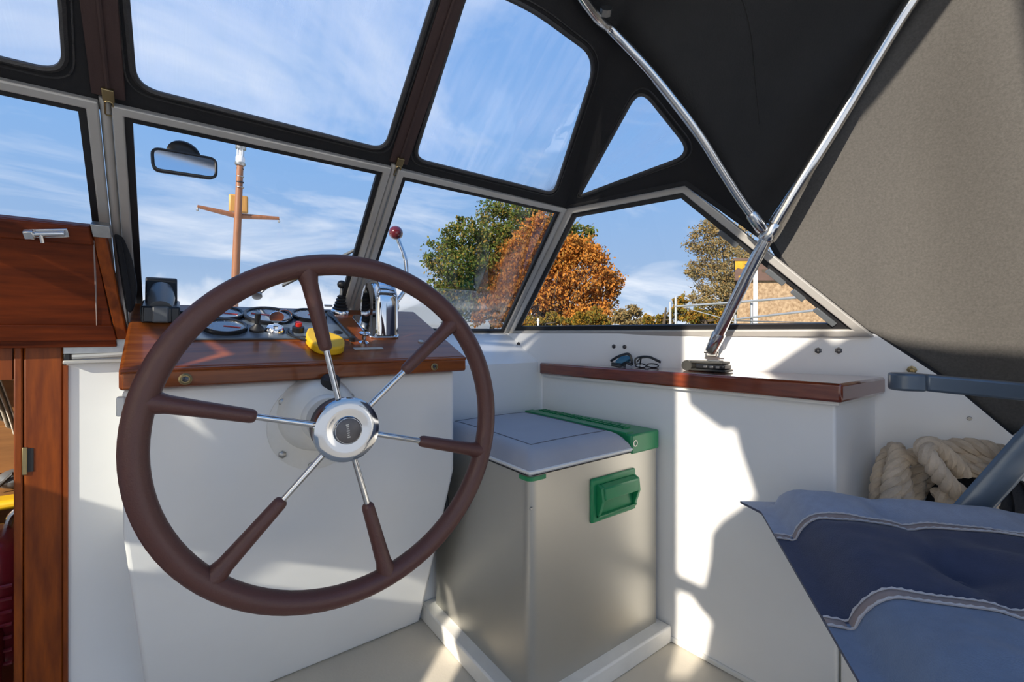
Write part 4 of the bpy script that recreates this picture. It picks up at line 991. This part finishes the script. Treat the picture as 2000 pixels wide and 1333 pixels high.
MB().tube([tp - mn * .014, onscreen(362, 300, -.003)], .008, n=10).build('stem', 'black_plastic', mrr)

# ================================================================== things on the varnished shelf
ST = .630
def shp(px_, py): return at(px_, py, z=ST + .001)
sg = thing('sunglasses', shp(1212, 714), 'sunglasses with blue mirrored lenses lying on the varnished shelf', 'sunglasses')
def gp_(px_, py, d=1.178): return at(px_, py, d=d)
MB().prism(rounded([gp_(1199, 708, 1.182), gp_(1214, 695, 1.186), gp_(1231, 695, 1.188), gp_(1233, 703, 1.186), gp_(1215, 710, 1.182)], .008, 3), V((.0, .0, -.003))).build('lens', 'lens_blue', sg, bevel=.001)
MB().tube(catmull([gp_(1193, 706, 1.182), gp_(1205, 698, 1.186), gp_(1222, 692, 1.188), gp_(1230, 694, 1.188), gp_(1234, 706, 1.186), gp_(1234, 713, 1.182)], 5), .0035, n=6).build('frame', 'black_plastic', sg)
MB().tube(catmull([gp_(1194, 713, 1.178), gp_(1212, 715, 1.178), gp_(1222, 709, 1.182), gp_(1234, 713, 1.182)], 5), .0035, n=6).build('temple', 'black_plastic', sg)
MB().tube([gp_(1194, 711, 1.182), gp_(1222, 714, 1.182)], .004, n=6).build('temple', 'black_plastic', sg)
eg = thing('eyeglasses', shp(1262, 716), 'folded dark framed eyeglasses lying beside the blue sunglasses', 'glasses')
MB().tube(catmull([gp_(1241, 712, 1.165), gp_(1241, 702, 1.165), gp_(1252, 697, 1.165), gp_(1268, 697, 1.165), gp_(1280, 702, 1.165), gp_(1290, 707, 1.165)], 5), .0024, n=6).build('temple', 'black_plastic', eg)
MB().tube(catmull([gp_(1244, 708, 1.165), gp_(1252, 700, 1.165), gp_(1268, 699, 1.165), gp_(1282, 705, 1.165), gp_(1290, 709, 1.165)], 5), .002, n=6).build('temple', 'black_plastic', eg)
for (x0, x1) in ((1241, 1262), (1263, 1286)):
    cpt = gp_((x0 + x1) / 2, 714.5, 1.165); hw_ = (x1 - x0) / 2 / F_PX * 1.165
    rimp = [cpt + RT * hw_ * math.cos(a) + (UP * .35 + FW * .75).normalized() * .010 * math.sin(a) for a in [i * .524 for i in range(12)]]
    rm = MB().tube(rimp, .0017, n=5, closed=True).build('rim', 'black_plastic', eg)
    MB().prism(rimp, UP * -.0008).build('lens', 'glass', rm, smooth=0)
MB().tube([gp_(1252, 700, 1.165), gp_(1250, 713, 1.165)], .002, n=5).build('bridge', 'black_plastic', eg)
wa = thing('wallet', shp(1375, 722), 'grey folded wallet case lying on the shelf by the tube foot', 'wallet')
w0, w1 = at(1333, 724, z=ST), at(1416, 729.5, z=ST); wd = (w1 - w0).normalized(); wp_ = V((-wd.y, wd.x, 0)); wp_ = wp_ if wp_.dot(FW) > 0 else -wp_
ln = (w1 - w0).length
def wbox(a, b, c0, c1, z0, z1, name, m, bev): return MB().prism([w0 + wd * a + wp_ * c0 + UP * z0, w0 + wd * b + wp_ * c0 + UP * z0, w0 + wd * b + wp_ * c1 + UP * z0, w0 + wd * a + wp_ * c1 + UP * z0], UP * (z1 - z0)).build(name, m, wa, bevel=bev)
wbox(.012, ln, 0, .044, .001, .006, 'lower_flap', 'wallet', .002); wbox(.004, ln * .93, .003, .045, .018, .024, 'upper_flap', 'wallet', .002)
MB().tube([w0 + wd * .010 + UP * .0125 - wp_ * .000, w0 + wd * .010 + UP * .0125 + wp_ * .042], .0125, n=14).build('spine', 'wallet', wa)
wbox(.03, ln * .97, .003, .042, .0062, .0175, 'phone', 'black_plastic', .003)
for k in range(3): wbox(.05 + k * .014, .058 + k * .014, .0015, .004, .009, .014, 'button', 'dull_steel', .0005)
wbox(ln * .55, ln * .8, .015, .038, .0242, .0262, 'card', 'grey_plastic', .0005)

# ================================================================== folding chair
cz_ = .416
C0 = V((.853, .407, cz_)); cu = V((.555, -.832, 0)).normalized(); cw = V((-.800, -.600, 0)).normalized()
LC, WC = .50, .55
ch = thing('folding_chair', (C0 + cu * .25 + cw * .27) - UP * cz_, 'folding deck chair with blue striped cushion and grey blue arm', 'chair')
def cush(u, v, top=True):
    a, b = u * LC, v * WC
    e = min(a / .035, b / .035, (LC - a) / .035, (WC - b) / .035, 1)
    fl = min(a, b, LC - a, WC - b)
    t = min(1, max(0, (fl - .022) / .05)); puff = .040 * (1 - (1 - t) ** 2.6) if top else -.012 * min(1, max(0, fl / .02))
    if top:
        # tufted quilting: grooves across
        g = 1 - .30 * math.exp(-((b - .275) / .010) ** 2) * 0
        tx = [.16, .34]; ty = [.27, .44, .10]
        for q in tx:
            for r_ in ty: puff *= 1 - .55 * math.exp(-(((a - q) / .03) ** 2 + ((b - r_) / .03) ** 2))
        puff *= 1 - .10 * math.exp(-((a - .16) / .012) ** 2)
        for q0, q1 in ((0, .152), (.152, .352), (.352, .55)):
            if q0 <= b <= q1: puff += .011 * t * math.sin(math.pi * (b - q0) / (q1 - q0)) ** .8
        puff += t * (.0055 * mnoise.noise(V((a * 9, b * 22, 2))) + .003 * mnoise.noise(V((a * 26, b * 40, 5))))
        puff -= .004 * math.exp(-((fl - .024) / .003) ** 2)
    corner = max(0, 1 - (a + b) / .06)
    sag = -.02 * v
    return C0 + cu * (a - .02 * corner) + cw * (b - .012 * corner) + UP * (puff + sag - .012 * corner)
NU, NV = 60, 66
mb = MB(); b_cut = (.152, .352)
vs = [cush(i / NU, j / NV) for i in range(NU + 1) for j in range(NV + 1)]
for i in range(NU):
    for j in range(NV):
        b = (j + .5) / NV * WC
        mb.f.append((i * (NV + 1) + j, (i + 1) * (NV + 1) + j, (i + 1) * (NV + 1) + j + 1, i * (NV + 1) + j + 1)); mb.m.append(0 if b < b_cut[0] else (1 if b < b_cut[1] else 2))
mb.v = vs
o = len(mb.v); mb.v = mb.v + [cush(i / NU, j / NV, False) - UP * .004 for i in range(NU + 1) for j in range(NV + 1)]
for i in range(NU):
    for j in range(NV): mb.f.append((o + i * (NV + 1) + j, o + i * (NV + 1) + j + 1, o + (i + 1) * (NV + 1) + j + 1, o + (i + 1) * (NV + 1) + j)); mb.m.append(1)
for a, b in [((i, 0), (i + 1, 0)) for i in range(NU)] + [((i, NV), (i + 1, NV)) for i in range(NU)] + [((0, j), (0, j + 1)) for j in range(NV)] + [((NU, j), (NU, j + 1)) for j in range(NV)]:
    p, q = a[0] * (NV + 1) + a[1], b[0] * (NV + 1) + b[1]; mb.f.append((p, q, o + q, o + p)); mb.m.append(1)
cushion = mb.build('seat_cushion', ['fab_light', 'fab_navy', 'fab_blue'], ch, smooth=60)
for bc_ in b_cut:
    def tape(u, v): return cush(u, (bc_ - .006 + .012 * v) / WC) + UP * .0016
    MB().grid(tape, 90, 3).build('tape', 'fab_trim', cushion, solid=.001)
    for sgn in (-1, 1):
        pth = [cush(i / 120, (bc_ + sgn * .0068) / WC) + UP * (.0018 + .0006 * (i % 2)) for i in range(121)]
        MB().tube(pth, [.0012 + .0006 * (i % 2) for i in range(121)], n=5).build('edge_cord', 'fab_cord', cushion)
# flange seam
for (f0, f1) in (((.045, .045), (.045, .955)), ((.045, .045), (.955, .045))):
    MB().tube([cush(f0[0] + (f1[0] - f0[0]) * i / 60, f0[1] + (f1[1] - f0[1]) * i / 60) + UP * .0004 for i in range(61)], .0009, n=5).build('seam', 'fab_navy', cushion)
for (a, b) in ((.16, .27), (.34, .27), (.16, .44), (.34, .44), (.34, .10)):
    MB().ball(cush(a / LC, b / WC) + UP * .001, .007, 10, (1, 1, .45)).build('tuft_button', 'fab_navy', cushion)
def cpz(a, b, z): return V((C0.x, C0.y, 0)) + cu * a + cw * b + UP * z
# frame
for b in (.02, .53):
    MB().tube([cpz(.03, b, cz_ - .026), cpz(.52, b, cz_ - .030)], .011, n=10).build('seat_rail', 'chair_tube', ch)
    MB().tube([cpz(.06, b, cz_ - .03), cpz(.50, b, .012)], .011, n=10).build('leg', 'chair_tube', ch)
    MB().tube([cpz(.46, b - .0, cz_ - .03), cpz(.10, b, .012)], .011, n=10).build('leg', 'chair_tube', ch)
for a, z in ((.04, cz_ - .028), (.50, cz_ - .032)): MB().tube([cpz(a, .02, z), cpz(a, .53, z)], .009, n=10).build('cross_tube', 'chair_tube', ch)
for a in (.50, .10): MB().tube([cpz(a, -.0, .012), cpz(a, .55, .012)], .011, n=10).build('foot_bar', 'chair_tube', ch)
# arms
tip = at(1742, 752, x=None, d=.755); az = .637
for b in (-.028, .575):
    a0 = .215
    pa = [cpz(a0, b, az), cpz(a0 + .05, b, az - .001), cpz(a0 + .30, b, az - .022), cpz(a0 + .42, b, az - .035)]
    sec_w = .020
    ar = MB(); path = [cpz(a0 - .001, b, az)] + pa
    out = []
    for k in range(9):
        an = math.pi / 2 + math.pi * k / 8; out.append(cpz(a0 + .02 + sec_w * math.cos(an), b + sec_w * math.sin(an), az - .016))
    ar.prism(out + [cpz(a0 + .045, b - sec_w, az - .016), cpz(a0 + .045, b + sec_w, az - .016)], UP * .030); ar.build('arm_cap', 'chair_tube', ch, bevel=.004)
    ar = MB(); q = [cpz(a0 + .044, b - sec_w, az - .015), cpz(a0 + .044, b + sec_w, az - .015), cpz(a0 + .31, b + sec_w, az - .036), cpz(a0 + .31, b - sec_w, az - .036)]
    ar.prism(q, UP * .028); ar.build('armrest', 'chair_tube', ch, bevel=.004)
    bb = b + (.022 if b < .2 else -.022)
    s0, s1 = (cpz(.29, bb, cz_ - .02), cpz(.44, bb, .63))
    MB().tube([s0, s1], .022, n=14, flat=.45, hint=cu).build('arm_strut', 'chair_tube', ch)
    bq = .026 if b < .2 else .524
    s0, s1 = cpz(.435, bq, cz_ - .02), cpz(.505, bq, .66)
    MB().tube([s0, s1, s1 + cu * .03 + UP * .30], .014, n=12).build('back_post', 'chair_tube', ch)
# backrest panel
def bkp(b, t, off=0): return cpz(.475 + .055 * t + off, b, cz_ + .08 + .44 * t)
MB().prism([bkp(.04, 0), bkp(.51, 0), bkp(.51, 1), bkp(.04, 1)], cu * .030 + UP * .004).build('backrest', 'fab_navy', ch, bevel=.014, seg=3)

# ================================================================== ropes behind the chair
def rope_strands(path, r, name, parent, pitch=.055):
    P = []
    for p in catmull(path, 12): 
        if not P or (p - P[-1]).length > .0035: P.append(p)
    u = None; s_ = 0; rows = [[], [], []]
    for i, p in enumerate(P):
        t = (P[min(i + 1, len(P) - 1)] - P[max(i - 1, 0)]).normalized()
        if u is None: u, _, _ = basis(t)
        u = (u - t * u.dot(t)).normalized(); w_ = t.cross(u)
        if i: s_ += (p - P[i - 1]).length
        for k in range(3):
            a = 2 * math.pi * (s_ / pitch + k / 3); rows[k].append(p + (u * math.cos(a) + w_ * math.sin(a)) * r * .48)
    for k in range(3): MB().tube(rows[k], r * .60, n=8).build(name, 'rope', parent)
ro = thing('mooring_rope', V((1.08, .17, .34)), 'pile of thick beige twisted mooring rope behind the chair', 'rope')
def rp(px_, py, d): return at(px_, py, d=d)
rope_strands([rp(1722, 1030, .86), rp(1716, 975, .86), rp(1722, 925, .87), rp(1740, 885, .88), rp(1752, 880, .86), rp(1752, 900, .84), rp(1742, 940, .83), rp(1738, 1000, .82), rp(1745, 1050, .82)], .0148, 'strand', ro)
rope_strands([rp(1772, 1050, .82), rp(1768, 990, .82), rp(1760, 930, .83), rp(1758, 900, .84), rp(1785, 893, .845), rp(1805, 889, .845), rp(1835, 878, .84), rp(1880, 872, .815), rp(1930, 878, .79), rp(1990, 900, .76)], .0148, 'strand', ro)
rope_strands([rp(1781, 1045, .85), rp(1784, 980, .85), rp(1792, 930, .86), rp(1808, 915, .87), rp(1816, 926, .87), rp(1800, 960, .865)], .0148, 'strand', ro)
rope_strands([rp(1880, 926, .805), rp(1858, 902, .805), rp(1835, 880, .805), rp(1815, 868, .80), rp(1805, 880, .79), rp(1820, 905, .785), rp(1850, 945, .782), rp(1885, 972, .780), rp(1915, 985, .782), rp(1938, 990, .785)], .0148, 'strand', ro)
rope_strands([rp(1838, 958, .80), rp(1852, 985, .792), rp(1878, 1002, .786), rp(1903, 1010, .784), rp(1925, 1008, .786)], .0148, 'strand', ro)
rope_strands([rp(1855, 893, .825), rp(1900, 897, .805), rp(1945, 903, .785), rp(1990, 915, .765)], .0125, 'strand', ro)
rope_strands([rp(1860, 912, .82), rp(1900, 918, .80), rp(1940, 918, .78), rp(1985, 928, .76)], .0125, 'strand', ro)
nb = thing('black_fender_net', V((1.09, .05, .336)), 'black netted bundle lying under the beige rope', 'bundle')
be = V((.45, -.893, 0)); bx = V((.893, .45, 0)); bc0 = V((1.163, .146, .402))       # lies along the gap between chair and side wall
def bpt(l, a, k=1.0): return bc0 + be * (.085 * l) + (bx * math.cos(a) * .036 + UP * math.sin(a) * .064) * (max(0, 1 - l * l) ** .5 * k)
def bun(u, v):
    p = bpt(math.cos(math.pi * u), 2 * math.pi * v); return p + (p - bc0) * .06 * mnoise.noise(p * 30)
MB().grid(bun, 24, 28).build('bundle', 'black_net', nb)
for k in range(7): MB().tube([bpt(-.75 + k * .25, i * .3927, 1.04) for i in range(16)], .0035, n=5, closed=True).build('net_cord', 'black_net', nb)
# added port screens: outlines traced back along the sun from the lit patches
root = canopy
port([(.47, .95), (.47, 1.05), (.22, 1.30), (.15, 1.42), (.0, 1.62), (-.16, 1.75), (-.16, .38), (.1, .40), (.31, .71)])
port([(-.18, 1.482), (-.187, 1.444), (-.223, 1.422), (-.264, 1.401), (-.292, 1.407), (-.302, 1.366), (-.32, 1.318), (-.333, 1.28), (-.264, 1.21), (-.241, 1.174), (-.235, 1.105), (-.223, 1.049), (-.155, 1.049), (-.155, 1.008),
      (-.193, 1.013), (-.215, .994), (-.241, .979), (-.225, .90), (-.20, .85), (-.155, .83), (-.155, .38), (-.95, .38), (-.95, 2.35), (-.715, 2.35), (-.80, 2.0), (-.87, 1.71), (-.77, 1.72), (-.67, 1.725), (-.57, 1.725), (-.52, 1.71), (-.495, 1.69), (-.47, 1.71), (-.44, 1.684), (-.35, 1.60), (-.19, 1.53)])
n5 = V((-in4.x, in4.y, in4.z)); p5_ = mir(sD) + n5 * .016             # added unseen screen inside the port side window, narrowing sun on the console
wc = []
for y, z in [(.655, .775), (.655, 1.06), (.60, 1.06), (.36, .82), (.33, .765), (.40, .775)]:
    q = V((-.775, y, z)); wc.append(q + SUN_DIR * ((p5_ - q).dot(n5) / SUN_DIR.dot(n5)))
MB().prism(wc, n5 * .002).build('window_light_screen', 'glow_cloth', root, smooth=0)
